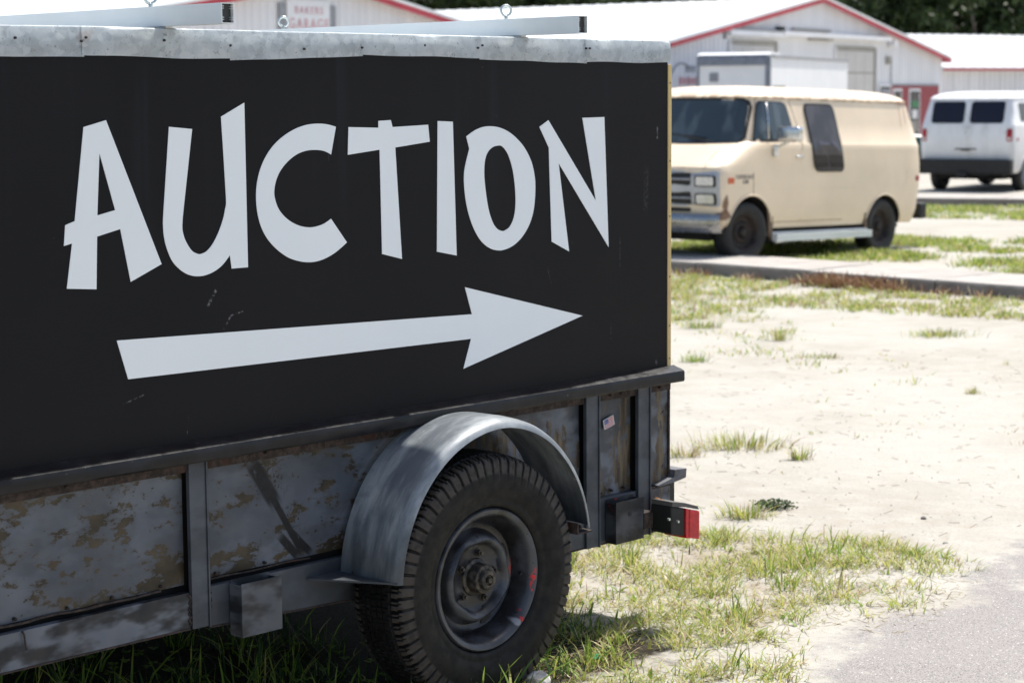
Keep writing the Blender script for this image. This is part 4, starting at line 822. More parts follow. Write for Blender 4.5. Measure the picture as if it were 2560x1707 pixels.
# local x runs along the side (away to the right), y across to the left
L_, W_ = 9.9, 2.3
bm = bmesh.new(); box(bm, .03, L_, .03, W_ - .03, 1.05, 3.22, .01); obj('box_body', bm, 'boxwhite', BT)
bm = bmesh.new(); box(bm, 0, .10, 0, .16, 1.02, 3.2, .01); obj('corner_post', bm, 'steelrail', BT); bm = bmesh.new(); box(bm, 0, .10, W_ - .08, W_, 1.02, 3.2, .01); obj('corner_post', bm, 'steelrail', BT)
bm = bmesh.new(); prism(bm, [(-.04, 2.93), (-.03, 3.16), (.02, 3.235), (.35, 3.24), (.35, 2.93)], .1, W_ - .05); bmesh.ops.recalc_face_normals(bm, faces=bm.faces[:]); obj('front_cap', bm, 'steelrail', BT)
bm = bmesh.new(); prism(bm, [(-.01, 3.245), (.08, 3.29), (.35, 3.32), (1.2, 3.32), (1.2, 3.245)], .02, W_ - .02); bmesh.ops.recalc_face_normals(bm, faces=bm.faces[:]); obj('roof_cap', bm, 'boxwhite', BT)
bm = bmesh.new(); box(bm, .3, L_, -.015, .029, 3.15, 3.235, .005); obj('top_rail', bm, 'grey', BT); bm = bmesh.new(); box(bm, .1, L_, -.02, .029, 1.0, 1.12, .005); obj('bottom_rail', bm, 'steelrail', BT)
bm = bmesh.new(); box(bm, .004, .028, 1.62, 1.9, 2.45, 2.72, .005); v_ = obj('vent', bm, 'grey', BT)
for k in range(4): bm = bmesh.new(); box(bm, -.002, .003, 1.64, 1.88, 2.48 + k * .06, 2.50 + k * .06); obj('louvre', bm, 'steelrail', v_)
for k in range(0): bm = bmesh.new(); box(bm, k * 1.1 - .01, k * 1.1 + .01, .022, .028, 1.12, 3.15); obj('panel_joint', bm, 'signw', BT)
bm = bmesh.new(); box(bm, .5, 1.7, .020, .027, 1.5, 2.28, .004); obj('side_door', bm, 'signw', BT)
bm = bmesh.new(); box(bm, .45, 1.75, .012, .026, 2.285, 2.33); box(bm, 1.705, 1.75, .012, .026, 1.45, 2.285); obj('door_frame', bm, 'tan', BT)
for x in (6.6, 7.7):
    for y in (.2, W_ - .2): bm = bmesh.new(); cyl(bm, (0, 0, 0), (0, 1, 0), .48, .28, 24); o = obj('wheel', bm, 'rubber', BT, auto=40); o.location = (x, y, .48); bm = bmesh.new(); cyl(bm, (0, 0, 0), (0, 1, 0), .27, .285, 16); obj('rim', bm, 'grey', o)
for y in (.4, W_ - .4): bm = bmesh.new(); box(bm, 1.5, 1.62, y, y + .12, 0, 1.05); obj('landing_leg', bm, 'steelrail', BT)

# ------------------------------------------------------------ metal buildings. local x = along the gable (away to the right), y = back along the ridge, z up
def gable_building(name, apex, zpk, hw, length, base, pitch, label, front=None, wing=False):
    ang = math.atan2(.839, .545); root = empty(name, (apex[0], apex[1], 0), (0, 0, ang), label, 'building')
    eave = zpk - pitch * hw
    if not wing:
        n = max(2, int(round(2 * hw / .92))); step = 2 * hw / n
        for i in range(n): # ribbed siding panels cut to the rake
            x0, x1 = -hw + i * step, -hw + (i + 1) * step; bm = bmesh.new()
            def top(x): return zpk - pitch * abs(x) - .10
            P = []; k = 3
            for j in range(k):
                a = x0 + step * j / k + .012; b = x0 + step * (j + 1) / k; P += [(a, 0.0), (a + .02, -.022), (a + .05, -.022), (a + .07, 0)]
            P.append((x1 - .004, 0.0)); P[0] = (x0 + .004, 0.0)
            lo = [bm.verts.new((x, y, base)) for x, y in P]; hi = [bm.verts.new((x, y, top(x))) for x, y in P]
            for j in range(len(P) - 1): bm.faces.new((lo[j], lo[j + 1], hi[j + 1], hi[j]))
            bk0 = [bm.verts.new((x, .06, base)) for x in (P[0][0], P[-1][0])]; bk1 = [bm.verts.new((x, .06, top(x))) for x in (P[0][0], P[-1][0])]
            bm.faces.new((bk0[0], lo[0], hi[0], bk1[0])); bm.faces.new((lo[-1], bk0[1], bk1[1], hi[-1])); bm.faces.new((bk0[1], bk0[0], bk1[0], bk1[1]))
            bmesh.ops.recalc_face_normals(bm, faces=bm.faces[:]); obj('siding_panel', bm, 'siding', root)
    for s in (1, -1):
        bm = bmesh.new(); box(bm, s * hw - .03, s * hw + .03, .08, length, base, eave - .1); obj('side_wall', bm, 'siding', root)
    bm = bmesh.new(); prism(bm, [(-hw, base), (hw, base), (hw, eave - .1), (0, zpk - .1), (-hw, eave - .1)], length, length + .06); bmesh.ops.recalc_face_normals(bm, faces=bm.faces[:]); obj('back_wall', bm, 'siding', root)
    ov = .30
    for s in (1, -1): # roof slopes with raised seams
        bm = bmesh.new(); e = hw + .35
        prism(bm, [(0, zpk), (s * e, zpk - pitch * e), (s * e, zpk - pitch * e - .05), (0, zpk - .05)], -ov, length + .2)
        k = int((length + ov) / .6)
        for j in range(k): y = -ov + .1 + j * .6; prism(bm, [(0, zpk + .03), (s * e, zpk - pitch * e + .03), (s * e, zpk - pitch * e + .002), (0, zpk + .002)], y, y + .035)
        bmesh.ops.recalc_face_normals(bm, faces=bm.faces[:]); obj('roof_slope', bm, 'roof', root)
        bm = bmesh.new(); prism(bm, [(0, zpk - .055), (s * e, zpk - pitch * e - .055), (s * e, zpk - pitch * e - .22), (0, zpk - .22)], -ov - .01, -ov + .02); bmesh.ops.recalc_face_normals(bm, faces=bm.faces[:]); obj('rake_trim', bm, 'redtrim', root)
        bm = bmesh.new(); prism(bm, [(0, zpk + .035), (s * e, zpk - pitch * e + .035), (s * e, zpk - pitch * e - .052), (0, zpk - .052)], -ov - .03, -ov - .002); bmesh.ops.recalc_face_normals(bm, faces=bm.faces[:]); obj('rake_cap', bm, 'roof', root)
        bm = bmesh.new(); box(bm, s * e - .02, s * e + .02, -ov, length, zpk - pitch * e - .20, zpk - pitch * e - .052); obj('eave_trim', bm, 'redtrim', root)
    return root
G2 = gable_building('workshop_building', (11.4, 75), 5.50, 12.9, 26, -.4, .156, 'white gabled metal workshop with red roof trim and tall doors, behind the two vans')
def gb(root, name, x0, x1, z0, z1, d, m, y0=.0, bev=.0): return obj(name, B(x0, x1, y0 - d, y0 - .024, z0, z1, bev=bev), m, root)
# sliding doors, their frames and tracks
for x0, x1, zt in ((-7.1, -3.6, 3.62), (1.74, 5.42, 3.56)):
    n = 4; dr = gb(G2, 'sliding_door', x0, x1, -.2, zt, .045, 'doorpaint')
    for i in range(n): gb(dr, 'door_panel', x0 + (x1 - x0) * i / n + .03, x0 + (x1 - x0) * (i + 1) / n - .03, -.15, zt - .1, .06, 'doorpaint')
    for k in range(3): gb(dr, 'door_rail', x0, x1, .8 + k * .95, .86 + k * .95, .065, 'tan')
    gb(G2, 'door_frame', x0 - .12, x0 - .01, -.2, zt + .16, .09, 'siding'); gb(G2, 'door_frame', x1 + .01, x1 + .16, -.2, zt + .16, .09, 'tan'); gb(G2, 'door_frame', x0, x1, zt + .005, zt + .18, .07, 'tan')
gb(G2, 'door_track', -7.5, -3.0, 3.93, 4.12, .28, 'siding', bev=.02); gb(G2, 'door_track', -3.35, 6.6, 3.98, 4.14, .32, 'siding', bev=.02); gb(G2, 'track_bracket', -3.5, -3.28, 4.13, 4.32, .3, 'lens_dark'); gb(G2, 'track_bracket', -7.62, -7.51, 3.8, 4.2, .12, 'grey'); gb(G2, 'flashing', -2.2, 1.2, 4.24, 4.30, .1, 'tan'); gb(G2, 'flashing', -7.5, -3.4, 4.13, 4.17, .31, 'grey'); gb(G2, 'flashing', -.8, 1.2, 3.9, 3.95, .2, 'tan')
bm = bmesh.new(); cyl(bm, (7.0, -.2, 3.88), (0, 1, 0), .14, .3, 16); obj('wall_lamp', bm, 'signw', G2, auto=40)
gb(G2, 'meter_box', 6.7, 6.98, 3.1, 3.4, .16, 'tan'); gb(G2, 'conduit', 7.22, 7.26, 2.3, 3.3, .05, 'grey')
# red shop front with its windows
gb(G2, 'shop_front', 7.25, 12.5, -.3, 2.24, .05, 'redwall'); gb(G2, 'front_cap', 7.2, 12.5, 2.245, 2.30, .07, 'grey')
def shop_window(x0, x1, z0, z1):
    wf = gb(G2, 'window', x0, x1, z0, z1, .09, 'siding'); gb(wf, 'pane', x0 + .1, x1 - .1, z0 + .1, z1 - .1, .10, 'lens_dark'); return wf
w1_ = shop_window(7.4, 8.3, .4, 2.12); gb(w1_, 'poster', 7.6, 8.1, 1.3, 1.75, .11, 'green')
w2_ = shop_window(9.1, 10.3, -.1, 2.12); gb(w2_, 'poster', 9.3, 10.1, 1.35, 1.62, .11, 'green'); gb(w2_, 'poster', 9.4, 9.95, .9, 1.25, .11, 'signw'); gb(w2_, 'poster', 9.3, 10.0, .35, .8, .11, 'tan')
w3_ = shop_window(5.95, 7.15, .5, 2.30); gb(w3_, 'poster', 6.1, 7.0, 1.6, 2.1, .11, 'grey')
# round logo painted on the siding at the left: grey arc, faded words
bm = bmesh.new(); tube(bm, [(-10.6 + .95 * math.cos(R(a)), -.03, 2.0 + .95 * math.sin(R(a))) for a in range(60, 171, 10)], .03, 6); obj('wall_logo', bm, 'grey', G2)
bm = bmesh.new()
for k in range(5): box(bm, -10.75 + k * .28, -10.58 + k * .28, -.034, -.026, 2.25 + .03 * (k % 2), 2.50 - .03 * (k % 2))
obj('wall_logo', bm, 'signred', G2)
bm = bmesh.new()
for k in range(3): box(bm, -10.3 + k * .24, -10.14 + k * .24, -.034, -.026, 2.66, 2.88)
obj('wall_logo', bm, 'grey', G2)
G1 = gable_building('garage_building', (-5.24, 55), 5.16, 12.0, 24, -.35, .156, 'white garage with the red-lettered sign, seen over the top of the trailer')
SG = empty('garage_sign', (-5.24, 55, 0), (0, 0, math.atan2(.839, .545)), 'white board with faded red words high on the garage wall', 'sign')
bm = bmesh.new(); box(bm, -1.41, .43, -.09, -.03, 3.55, 4.52, .008); obj('board', bm, 'signw', SG)
RXs = Matrix.Rotation(R(90), 4, 'X')
text_mesh('BAKERS', .27, 'lettering', 'signred', SG, Matrix.Translation((-.49, -.096, 4.15)) @ RXs @ Matrix.Diagonal((1.05, 1, 1, 1)), .004, 1.35)
text_mesh('GARAGE', .40, 'lettering', 'signred', SG, Matrix.Translation((-.49, -.096, 3.74)) @ RXs @ Matrix.Diagonal((.95, 1, 1, 1)), .004, 1.25)
for x0, x1 in ((-1.72, -1.45), (.47, .72)): bm = bmesh.new(); box(bm, x0, x1, -.07, -.026, 3.3, 4.40); obj('wall_shutter', bm, 'grey', G1)
# long low wing to the right, its eave towards us: gable frame turned so that the slope faces the camera
WG = empty('wing_building', (18.75, 88.2, 0), (0, 0, math.atan2(.5, .866)), 'low white metal building with long white roof behind the white van', 'building')
ze, dpt, ln = 3.03, 10.0, 24.0
n = 26; step = ln / n
for i in range(n):
    bm = bmesh.new(); x0 = i * step
    P = []
    for j in range(3): a = x0 + step * j / 3 + .012; P += [(a, 0.), (a + .02, -.022), (a + .05, -.022), (a + .07, 0)]
    P.append((x0 + step - .004, 0)); lo = [bm.verts.new((x, y, -.5)) for x, y in P]; hi = [bm.verts.new((x, y, ze - .06)) for x, y in P]
    for j in range(len(P) - 1): bm.faces.new((lo[j], lo[j + 1], hi[j + 1], hi[j]))
    b0 = [bm.verts.new((x, .06, -.5)) for x in (P[0][0], P[-1][0])]; b1 = [bm.verts.new((x, .06, ze - .06)) for x in (P[0][0], P[-1][0])]
    bm.faces.new((b0[0], lo[0], hi[0], b1[0])); bm.faces.new((lo[-1], b0[1], b1[1], hi[-1])); bm.faces.new((b0[1], b0[0], b1[0], b1[1])); bmesh.ops.recalc_face_normals(bm, faces=bm.faces[:])
    obj('siding_panel', bm, 'siding', WG)
bm = bmesh.new(); box(bm, 0, ln, -.45, -.41, ze - .12, ze + .02); obj('eave_trim', bm, 'redtrim', WG)
bm = bmesh.new(); box(bm, 0.0, .06, .07, 2 * dpt, -.5, ze); box(bm, ln - .06, ln, .07, 2 * dpt, -.5, ze); box(bm, .061, ln - .061, 2 * dpt - .06, 2 * dpt, -.5, ze); obj('end_wall', bm, 'siding', WG)
for s in (0, 1):
    bm = bmesh.new(); v0 = [(-.3, -.46, ze + .03), (ln + .3, -.46, ze + .03), (ln + .3, dpt, ze + 1.85), (-.3, dpt, ze + 1.85)]
    if s: v0 = [(x, 2 * dpt - y, z) for x, y, z in v0]
    vs = [bm.verts.new(c) for c in v0] + [bm.verts.new((x, y, z - .05)) for x, y, z in v0]
    for f in ((0, 1, 2, 3), (7, 6, 5, 4), (0, 4, 5, 1), (1, 5, 6, 2), (2, 6, 7, 3), (3, 7, 4, 0)): bm.faces.new([vs[i] for i in f])
    for k in range(int(ln / .6)):
        x = k * .6; a, b = (Vector(v0[0]), Vector(v0[3])); 
        q = [Vector((x, a.y, a.z)), Vector((x, b.y, b.z))]; r_ = [bm.verts.new(c) for c in (q[0] + Vector((0, 0, .002)), q[0] + Vector((.04, 0, .002)), q[0] + Vector((.04, 0, .035)), q[0] + Vector((0, 0, .035)), q[1] + Vector((0, 0, .002)), q[1] + Vector((.04, 0, .002)), q[1] + Vector((.04, 0, .035)), q[1] + Vector((0, 0, .035)))]
        for f in ((0, 1, 2, 3), (7, 6, 5, 4), (0, 4, 5, 1), (1, 5, 6, 2), (2, 6, 7, 3), (3, 7, 4, 0)): bm.faces.new([r_[i] for i in f])
    bmesh.ops.recalc_face_normals(bm, faces=bm.faces[:]); obj('roof_slope', bm, 'roof', WG)

# ------------------------------------------------------------ trees behind
def crown_mesh(seed, n=9000, rx=4.6, rz=4.4):
    r = np.random.default_rng(seed); nc = 46; C = r.normal(size=(nc, 3)); C /= np.linalg.norm(C, axis=1)[:, None]; C *= (r.random(nc) ** .45)[:, None]; C *= (rx, rx, rz); C[:, 2] += 6.6
    cr = r.uniform(.7, 1.6, nc); k = r.integers(0, nc, n); d = r.normal(size=(n, 3)); d /= np.linalg.norm(d, axis=1)[:, None]; P = C[k] + d * (cr[k] * r.random(n) ** .4)[:, None]
    u = r.normal(size=(n, 3)); u /= np.linalg.norm(u, axis=1)[:, None]; v = np.cross(u, r.normal(size=(n, 3))); v /= np.linalg.norm(v, axis=1)[:, None]; s = r.uniform(.09, .22, n)[:, None]
    V = np.stack([P - u * s * 1.5, P + v * s * .6, P + u * s * 1.5, P - v * s * .6], 1).reshape(-1, 3); F = np.arange(n * 4).reshape(n, 4); return pymesh('crown', V, F), C
def trunk_mesh(C, seed):
    random.seed(seed); bm = bmesh.new(); tube(bm, [(0, 0, -.3), (.1, 0, 1.2), (.05, .1, 2.6), (.1, 0, 4.2)], [.42, .33, .28, .2], 10)
    for c in C[:12]: c = Vector(c); s0 = Vector((.05, .05, random.uniform(2.0, 4.0))); tube(bm, [s0, s0.lerp(c, .5) + Vector((0, 0, -.3)), c], [.15, .09, .03], 6)
    return bm
CM = []
for sd_ in (3, 5, 8): me, C_ = crown_mesh(sd_); bm = trunk_mesh(C_, sd_); tm = bpy.data.meshes.new('trunk'); bm.to_mesh(tm); bm.free(); tm.materials.append(M['bark']); me.materials.append(M['leaf1']); CM.append((me, tm))
def tree(x, y, s, i, label, group):
    r_ = empty('oak_tree', (x, y, gz(y)), (0, 0, i * 2.1), label, 'tree', group); r_.scale = (s, s, s * 1.05)
    for nm, me in (('crown', CM[i % 3][0]), ('trunk', CM[i % 3][1])): o = bpy.data.objects.new(nm, me); COL.objects.link(o); o.parent = r_
tr_r = [(21.5, 118, 1.0), (27.5, 116, 1.1), (34, 119, 1.0), (24.5, 127, 1.25), (31, 129, 1.3), (18, 130, 1.15), (39, 124, 1.2), (13.5, 124, 1.0), (21, 138, 1.4), (28, 141, 1.5), (36, 138, 1.4)]
tr_l = [(-11, 112, 1.05), (-5, 116, 1.15), (1.5, 113, 1.1), (7.5, 118, 1.1), (-17, 118, 1.2), (-2, 127, 1.3), (4.5, 128, 1.3), (11, 132, 1.3)]
for i, (x, y, s) in enumerate(tr_r): tree(x, y, s, i, 'dark green oak in the wood behind the white roofs at the right', 'oaks behind the right-hand roofs')
for i, (x, y, s) in enumerate(tr_l): tree(x, y, s, i + 1, 'green oak in the wood showing just above the long workshop ridge', 'oaks above the garage roof')

# ------------------------------------------------------------ grass, weeds, stones
def blades(P, hmin, hmax, wd, pal, lean=.6, cent=None, droop=.5):
    """P (n,2) roots -> one mesh of tapered bent blades; pal = weights over GR"""
    n = len(P); h = rng.uniform(hmin, hmax, n); az = rng.uniform(0, 2 * math.pi, n)
    if cent is not None: d = P - cent; az = np.arctan2(d[:, 1], d[:, 0]) + rng.normal(0, .5, n)
    D = np.stack([np.cos(az), np.sin(az), np.zeros(n)], 1); Wv = np.stack([-np.sin(az + rng.normal(0, .8, n)), np.cos(az), np.zeros(n)], 1); le = np.abs(rng.normal(lean, .35, n)); z = np.array([gz(y) for y in P[:, 1]]); B0 = np.column_stack([P, z - .005]); w_ = wd * rng.uniform(.6, 1.3, n)
    rows = []
    for t, k in ((0, .8), (.35, 1.0), (.7, .7), (1.0, .06)):
        c = B0 + D * (h * le * (t ** 1.6))[:, None] + np.array([0, 0, 1.]) * (h * (t - droop * .5 * le * t * t))[:, None]; rows.append(c - Wv * (w_ * k / 2)[:, None]); rows.append(c + Wv * (w_ * k / 2)[:, None])
    V = np.stack(rows, 1).reshape(-1, 3); b = (np.arange(n) * 8)[:, None]; F = np.concatenate([b + np.array(q)[None] for q in ((0, 1, 3, 2), (2, 3, 5, 4), (4, 5, 7, 6))], 0); mi = np.tile(rng.choice(len(pal), n, p=np.array(pal) / sum(pal)), 3)
    me = pymesh('grass', V, F, mi)
    for m in GR: me.materials.append(m)
    return me
def grass_obj(name, me, label=None, cat=None, kind='stuff', group=None):
    o = bpy.data.objects.new(name, me); COL.objects.link(o); return tag(o, label, cat, group, kind)
def in_poly(P, poly):
    x, y = P[:, 0], P[:, 1]; ins = np.zeros(len(P), bool); n = len(poly)
    for i in range(n):
        (x0, y0), (x1, y1) = poly[i], poly[(i + 1) % n]; c = ((y0 > y) != (y1 > y)) & (x < (x1 - x0) * (y - y0) / (y1 - y0 + 1e-9) + x0); ins ^= c
    return ins
def tufts(poly, n, per, spread, sc=1.5, thr=0.0, seed=0.0):
    if max(q[1] for q in poly) < 12.5: poly = [(a * 1.035, b * 1.035) for a, b in poly]
    x0, y0 = np.min(poly, 0); x1, y1 = np.max(poly, 0); Q = np.column_stack([rng.uniform(x0, x1, n), rng.uniform(y0, y1, n)]); Q = Q[in_poly(Q, poly)]
    keep = [noise.fractal(Vector((q[0] * sc + seed, q[1] * sc, seed)), 1, 2, 4) + rng.normal(0, .12) > thr for q in Q]; Q = Q[np.array(keep)]
    k = np.maximum(2, rng.normal(per, per * .4, len(Q)).astype(int)); Cc = np.repeat(Q, k, 0); return Cc + rng.normal(0, spread, Cc.shape), Cc
patch_near = [(.02, 8.0), (.37, 8.42), (.62, 8.56), (.82, 8.42), (1.05, 8.34), (1.28, 8.22), (1.54, 8.19), (1.85, 7.7), (1.62, 7.25), (1.43, 6.95), (1.27, 6.95), (1.14, 7.05), (1.0, 6.75), (.95, 6.4), (.84, 6.0), (.0, 6.0), (-.2, 6.6)]
P, C_ = tufts(patch_near, 3400, 10, .024, 3.4, -.13, 3.3)
grass_obj('grass', blades(P, .018, .070, .0042, (.26, .46, .24, .0, .04), .95, C_), 'patchy yellow-green grass in the sand right of the trailer wheel', 'grass')
P, C_ = tufts(patch_near, 260, 8, .02, 2.6, .02, 3.3)
grass_obj('grass_blades', blades(P, .05, .12, .0055, (.55, .3, .1, .05, 0), .45, C_), 'longer green blades standing among the bright grass beside the trailer wheel', 'grass')
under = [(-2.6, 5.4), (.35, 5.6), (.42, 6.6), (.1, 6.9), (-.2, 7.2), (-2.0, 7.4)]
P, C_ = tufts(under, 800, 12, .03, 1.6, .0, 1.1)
grass_obj('grass_under_trailer', blades(P, .04, .13, .0055, (.25, .05, .03, .67, 0), .6, C_), 'darker green grass in the shade beneath the trailer', 'grass')  # palette leans to dark blades, painting in the trailer's shade
P, C_ = tufts([(-2.2, 5.6), (.15, 5.8), (.15, 6.35), (-2.2, 6.4)], 60, 5, .03, 1.6, -.4, 1.1)
grass_obj('tall_grass', blades(P, .10, .19, .008, (.5, .15, .0, .35, 0), .5, C_), 'broad long grass blades in front of the trailer wheel at the bottom edge', 'grass')
P, C_ = tufts(patch_near, 150, 3, .012, 2.6, -.1, 6.3)
grass_obj('broad_weeds', blades(P, .03, .075, .011, (.7, .25, .05, .0, 0), .9, C_, droop=.8), 'broad leafed weeds mixed into the grass beside the trailer wheel', 'weeds')
# strips by the walk
band = [(-.5, 23.7), (1.6, 21.6), (4.7, 18.45), (6.5, 16.6), (6.3, 15.2), (4.35, 16.9), (2.6, 18.0), (1.6, 17.2), (.9, 16.6), (0, 18.4), (-.5, 20)]
P, C_ = tufts(band, 5200, 14, .05, 1.1, -.22, 5.0)
grass_obj('verge_grass', blades(P, .03, .085, .009, (.36, .28, .26, .0, .10), .8, C_), 'strip of short grass in front of the concrete walk', 'grass')
brown = [(1.75, 21.75), (5.3, 18.05), (5.4, 17.8), (1.7, 21.45)]
P, C_ = tufts(brown, 1500, 10, .05, 1.3, .02, 2.0)
grass_obj('dry_weeds', blades(P, .04, .13, .010, (.0, .02, .2, .0, .8), .6, C_), 'dry reddish brown weeds along the edge of the concrete walk', 'dry grass')
P, C_ = tufts([(3.1, 20.35), (3.9, 19.5), (3.8, 19.3), (3.0, 20.15)], 330, 14, .05, 1.3, -.6, 2.0)
grass_obj('dry_weed_clump', blades(P, .08, .20, .010, (.0, .02, .1, .0, .88), .6, C_), 'tallest rust-brown weed clump leaning over the walk', 'dry grass')
for poly, nn, thr, nm, lb in (([(1.6, 24.0), (3.4, 22.6), (4.6, 23.0), (7.0, 25.0), (7.4, 26.0), (5.0, 27.0), (3.5, 27.5), (1.8, 26)], 3600, -.05, 'grass_by_van', 'green grass round the wheels of the beige van'),
                         ([(5.0, 21.6), (7.0, 19.2), (8.0, 20.5), (5.9, 23.4), (4.9, 22.6)], 1500, .0, 'grass_behind_walk', 'green grass behind the walk at the right edge'),
                         ([(3.5, 35.6), (7.2, 34.6), (11, 33.6), (10, 29.5), (6.3, 31.4), (4.5, 33)], 3800, -.12, 'kerb_grass', 'grass strip before the far kerb under the white van')):
    P, C_ = tufts(poly, nn, 12, .07, .9, thr, 6.0); grass_obj(nm, blades(P, .04, .11, .013, (.5, .25, .12, .08, .05), .7, C_), lb, 'grass')
# sparse sprigs over the sand
P, C_ = tufts([(.3, 9), (3.5, 8.8), (6.0, 15.5), (1.2, 19), (.9, 14)], 520, 7, .03, .9, .12, 4.0)
grass_obj('sparse_sprigs', blades(P, .015, .05, .005, (.3, .25, .35, .0, .1), .9, C_), 'tiny sprigs scattered across the white sand', 'grass')
P, C_ = tufts([(.9, 15), (2.2, 14), (2.6, 19), (1.2, 20.5)], 420, 9, .05, 1.2, .0, 9.0)
grass_obj('sprigs_by_edge', blades(P, .02, .07, .007, (.45, .25, .25, .0, .05), .9, C_), 'small weeds on the sand just right of the gold strip', 'grass')
# single tufts one can point at
TF = [(1.22, 10.42, 150, .12, .045, .15, (.25, .3, .35, .05, .05), 'grass_tuft', 'widest grass tuft on the open sand, level with the rear posts'),
      (1.47, 10.07, 40, .11, .03, .035, (.25, .3, .35, 0, .1), 'grass_tuft', 'upright tuft just right of the widest one on the sand'),
      (.90, 10.19, 60, .10, .03, .07, (.1, .2, .5, 0, .2), 'grass_tuft', 'straw coloured tuft right beside the corner of the trailer'),
      (2.04, 15.1, 45, .16, .04, .05, (.35, .3, .25, 0, .1), 'grass_tuft', 'tall thin tuft on the sand below the rear wheel of the beige van'),
      (1.53, 15.96, 90, .10, .04, .10, (.5, .2, .1, .1, .1), 'grass_tuft', 'round green tuft right of the gold strip'),
      (3.31, 15.3, 150, .09, .03, .16, (.45, .3, .1, .05, .1), 'grass_tuft', 'wide low green tuft far right on the sand'),
      (2.22, 14.05, 50, .06, .02, .09, (.2, .2, .2, .2, .2), 'grass_tuft', 'flat dark tuft in the middle of the sand'),
      (1.29, 13.9, 60, .09, .03, .07, (.7, .2, .05, .05, 0), 'grass_tuft', 'fresh green spiky tuft near the gold strip, lower than the round one'),
      (2.60, 12.7, 10, .12, .05, .015, (.6, .3, .1, 0, 0), 'grass_tuft', 'single thin sprout on the open sand'),
      (2.88, 12.3, 30, .07, .02, .03, (.3, .3, .3, 0, .1), 'grass_tuft', 'small yellow tuft nearest the right edge'),
      (1.03, 8.66, 80, .10, .04, .07, (.35, .3, .3, 0, .05), 'grass_tuft', 'tuft on the far edge of the near grass, right of the tail light'),
      (2.14, 18.5, 60, .10, .03, .12, (.5, .3, .15, 0, .05), 'grass_tuft', 'tuft between the gold strip and the concrete walk')]
for x, y, n_, hx, hn, sp, pal, nm, lb in TF:
    x *= 1.035; y *= 1.035; n_ = int(n_ * 2.2) if n_ > 20 else n_
    P = np.array([[x, y]]) + rng.normal(0, 1, (n_, 2)) * np.array([sp, sp * .6]) * .75; grass_obj(nm, blades(P, hn, hx, .0045, pal, .6, np.array([[x, y]])), lb, 'grass tuft', None, 'grass tufts on the sand')
# dark leafy weed
def leafy(x, y, n, rad, h, name, label, s=.010, m='leaf2', kind=None, cat='weed'):
    P = np.column_stack([rng.normal(x, rad, n), rng.normal(y, rad * .7, n), gz(y) + rng.uniform(.005, h, n)]); u = rng.normal(size=(n, 3)); u[:, 2] *= .5; u /= np.linalg.norm(u, axis=1)[:, None]; v = np.cross(u, rng.normal(size=(n, 3))); v /= np.linalg.norm(v, axis=1)[:, None]; ss = (s * rng.uniform(.5, 1.3, n))[:, None]
    V = np.stack([P - u * ss, P + v * ss * .5, P + u * ss, P - v * ss * .5], 1).reshape(-1, 3); me = pymesh(name, V, np.arange(n * 4).reshape(n, 4)); me.materials.append(M[m]); o = bpy.data.objects.new(name, me); COL.objects.link(o); return tag(o, label, cat, None, kind)
leafy(1.22, 9.16, 420, .042, .04, 'low_weed', 'dark grey-green leafy weed alone on the sand right of the tail light')
me_o = leafy(-.55, 6.25, 1, .1, .05, 'clover', 'clover leaves in the shade under the trailer', .014, 'leaf2', 'stuff', 'clover')
n = 120; base = np.column_stack([rng.uniform(-1.6, .1, n), rng.uniform(5.95, 6.8, n)]); V = []; F = []
for q in base:
    zc = gz(q[1]) + rng.uniform(.02, .07)
    for k in range(3):
        a = k * 2.094 + rng.uniform(0, 1); c = np.array([q[0] + .011 * math.cos(a), q[1] + .011 * math.sin(a), zc]); i0 = len(V)
        for t in range(6): b = a + t * 1.047; V.append((c[0] + .010 * math.cos(b), c[1] + .010 * math.sin(b), c[2] + .003 * math.sin(b * 2)))
        F.append(tuple(range(i0, i0 + 6)))
me = bpy.data.meshes.new('clover'); me.from_pydata(V, [], F); me.materials.append(GR[0]); me_o.data = me
# stems, straw litter, pebbles
def litter(poly, n, l0, l1, wd, m, name, label, cat, zz=.004):
    x0, y0 = np.min(poly, 0); x1, y1 = np.max(poly, 0); Q = np.column_stack([rng.uniform(x0, x1, n), rng.uniform(y0, y1, n)]); Q = Q[in_poly(Q, poly)]; n = len(Q); a = rng.uniform(0, math.pi, n); L = rng.uniform(l0, l1, n)
    d = np.stack([np.cos(a), np.sin(a), rng.normal(0, .12, n)], 1) * L[:, None]; s = np.stack([-np.sin(a), np.cos(a), np.zeros(n)], 1) * wd; z = np.array([gz(y) for y in Q[:, 1]]) + zz; P = np.column_stack([Q, z]); u = np.array([0, 0, wd * .9])
    V = np.stack([P - s, P + s, P + d + s, P + d - s, P + u, P + d + u], 1).reshape(-1, 3); b = (np.arange(n) * 6)[:, None]
    F = np.concatenate([b + np.array(q)[None] for q in ((0, 3, 5, 4), (1, 4, 5, 2), (0, 1, 2, 3))], 0); me = pymesh(name, V, F); me.materials.append(M[m] if isinstance(m, str) else m); o = bpy.data.objects.new(name, me); COL.objects.link(o); return tag(o, label, cat, None, 'stuff')
litter(patch_near, 4600, .012, .06, .0011, GR[2], 'straw', 'dry straw lying between the tufts beside the wheel', 'straw'); litter(patch_near, 900, .012, .05, .0012, 'twig', 'twig_litter', 'brown twig bits on the sand beside the wheel', 'twigs')
litter([(.6, 8), (3.2, 8), (4.5, 15), (1.3, 15)], 700, .01, .06, .0016, 'twig', 'scattered_twigs', 'brown bits scattered over the white sand', 'twigs')
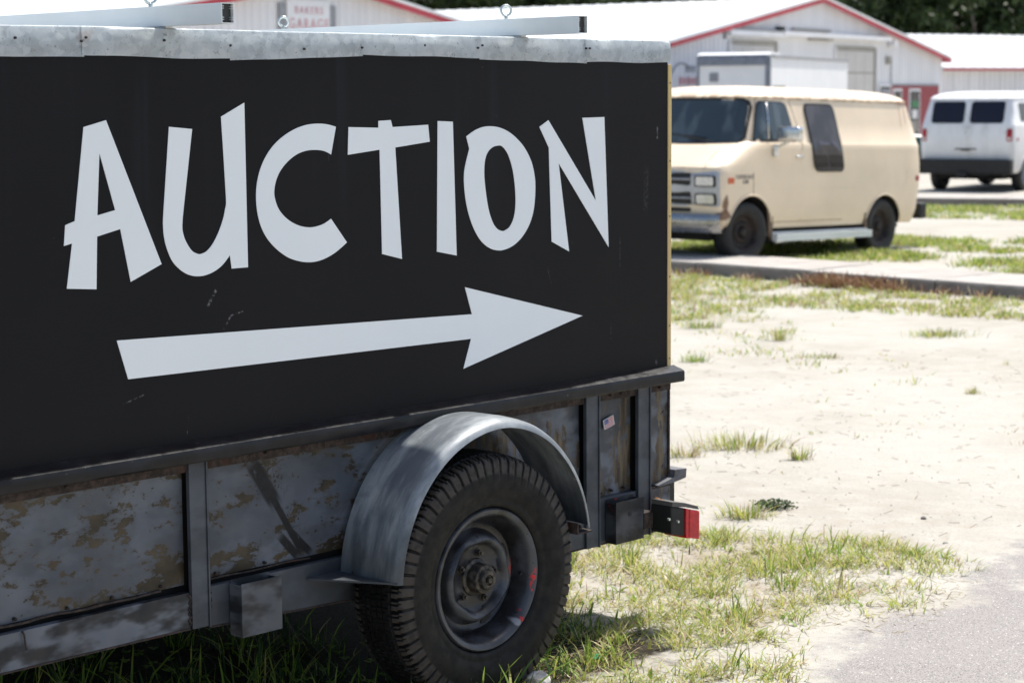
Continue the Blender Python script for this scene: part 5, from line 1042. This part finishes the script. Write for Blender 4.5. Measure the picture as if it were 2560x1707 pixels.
def pebbles(poly, n, r0, r1, m, name, label):
    x0, y0 = np.min(poly, 0); x1, y1 = np.max(poly, 0); Q = np.column_stack([rng.uniform(x0, x1, n), rng.uniform(y0, y1, n)]); Q = Q[in_poly(Q, poly)]; n = len(Q); r = r0 + (r1 - r0) * rng.random(n) ** 3
    ico = np.array([(0, 0, 1), (.9, 0, .3), (.28, .85, .3), (-.72, .53, .3), (-.72, -.53, .3), (.28, -.85, .3), (0, 0, -.6)]); fc = np.array([(0, 1, 2), (0, 2, 3), (0, 3, 4), (0, 4, 5), (0, 5, 1), (6, 2, 1), (6, 3, 2), (6, 4, 3), (6, 5, 4), (6, 1, 5)])
    V = (ico[None] * rng.uniform(.6, 1.3, (n, 7, 1))) * r[:, None, None] * np.array([1, 1, .6]) + np.column_stack([Q, np.array([gz(y) for y in Q[:, 1]]) + r * .15])[:, None, :]
    F = (fc[None] + (np.arange(n) * 7)[:, None, None]).reshape(-1, 3); me = pymesh(name, V.reshape(-1, 3), F); me.materials.append(M[m]); o = bpy.data.objects.new(name, me); COL.objects.link(o); return tag(o, label, 'gravel', None, 'stuff')
pebbles([(0, 5.9), (2.6, 5.9), (2.8, 9), (.2, 9)], 5000, .001, .006, 'pale_stone', 'pale_gravel', 'pale shell grit over the asphalt and sand at the lower right'); pebbles([(0, 5.9), (2.6, 5.9), (3.5, 12), (.9, 12)], 900, .001, .006, 'stone', 'dark_gravel', 'dark grit specks on the sand')
def rock(x, y, r, m, name, label, cat, sq=.6):
    bm = bmesh.new(); bmesh.ops.create_icosphere(bm, subdivisions=2, radius=r)
    for v in bm.verts: v.co = v.co * (1 + .35 * noise.noise(v.co / r * 1.3 + Vector((x, y, 0)))); v.co.z *= sq
    o = obj(name, bm, m, smooth=False); o.location = (x, y, gz(y) + r * .25); tag(o, label, cat)
rock(1.87, 8.91, .014, 'stone', 'stone', 'dark grey pebble on the sand above the asphalt', 'stone'); rock(1.86, 8.40, .013, 'stone', 'stone', 'flat dark chip lying just above the asphalt edge', 'stone', .3); rock(.078, 6.39, .045, 'pale_stone', 'stone', 'pale chunk of rock at the bottom edge beside the tyre', 'stone')
bm = bmesh.new(); prism(bm, [(-.018, 0), (.020, .002), (.018, .010), (-.016, .008)], -.006, .004); prism(bm, [(-.012, .011), (.016, .014), (.012, .020), (-.01, .017)], -.004, .006); bmesh.ops.recalc_face_normals(bm, faces=bm.faces[:])
o = obj('plastic_scrap', bm, 'gplastic'); o.location = (.28, 6.62, GZ0 + .012); o.rotation_euler = (R(-40), 0, .2); tag(o, 'small bright green plastic scrap in the grass right of the tyre', 'litter')
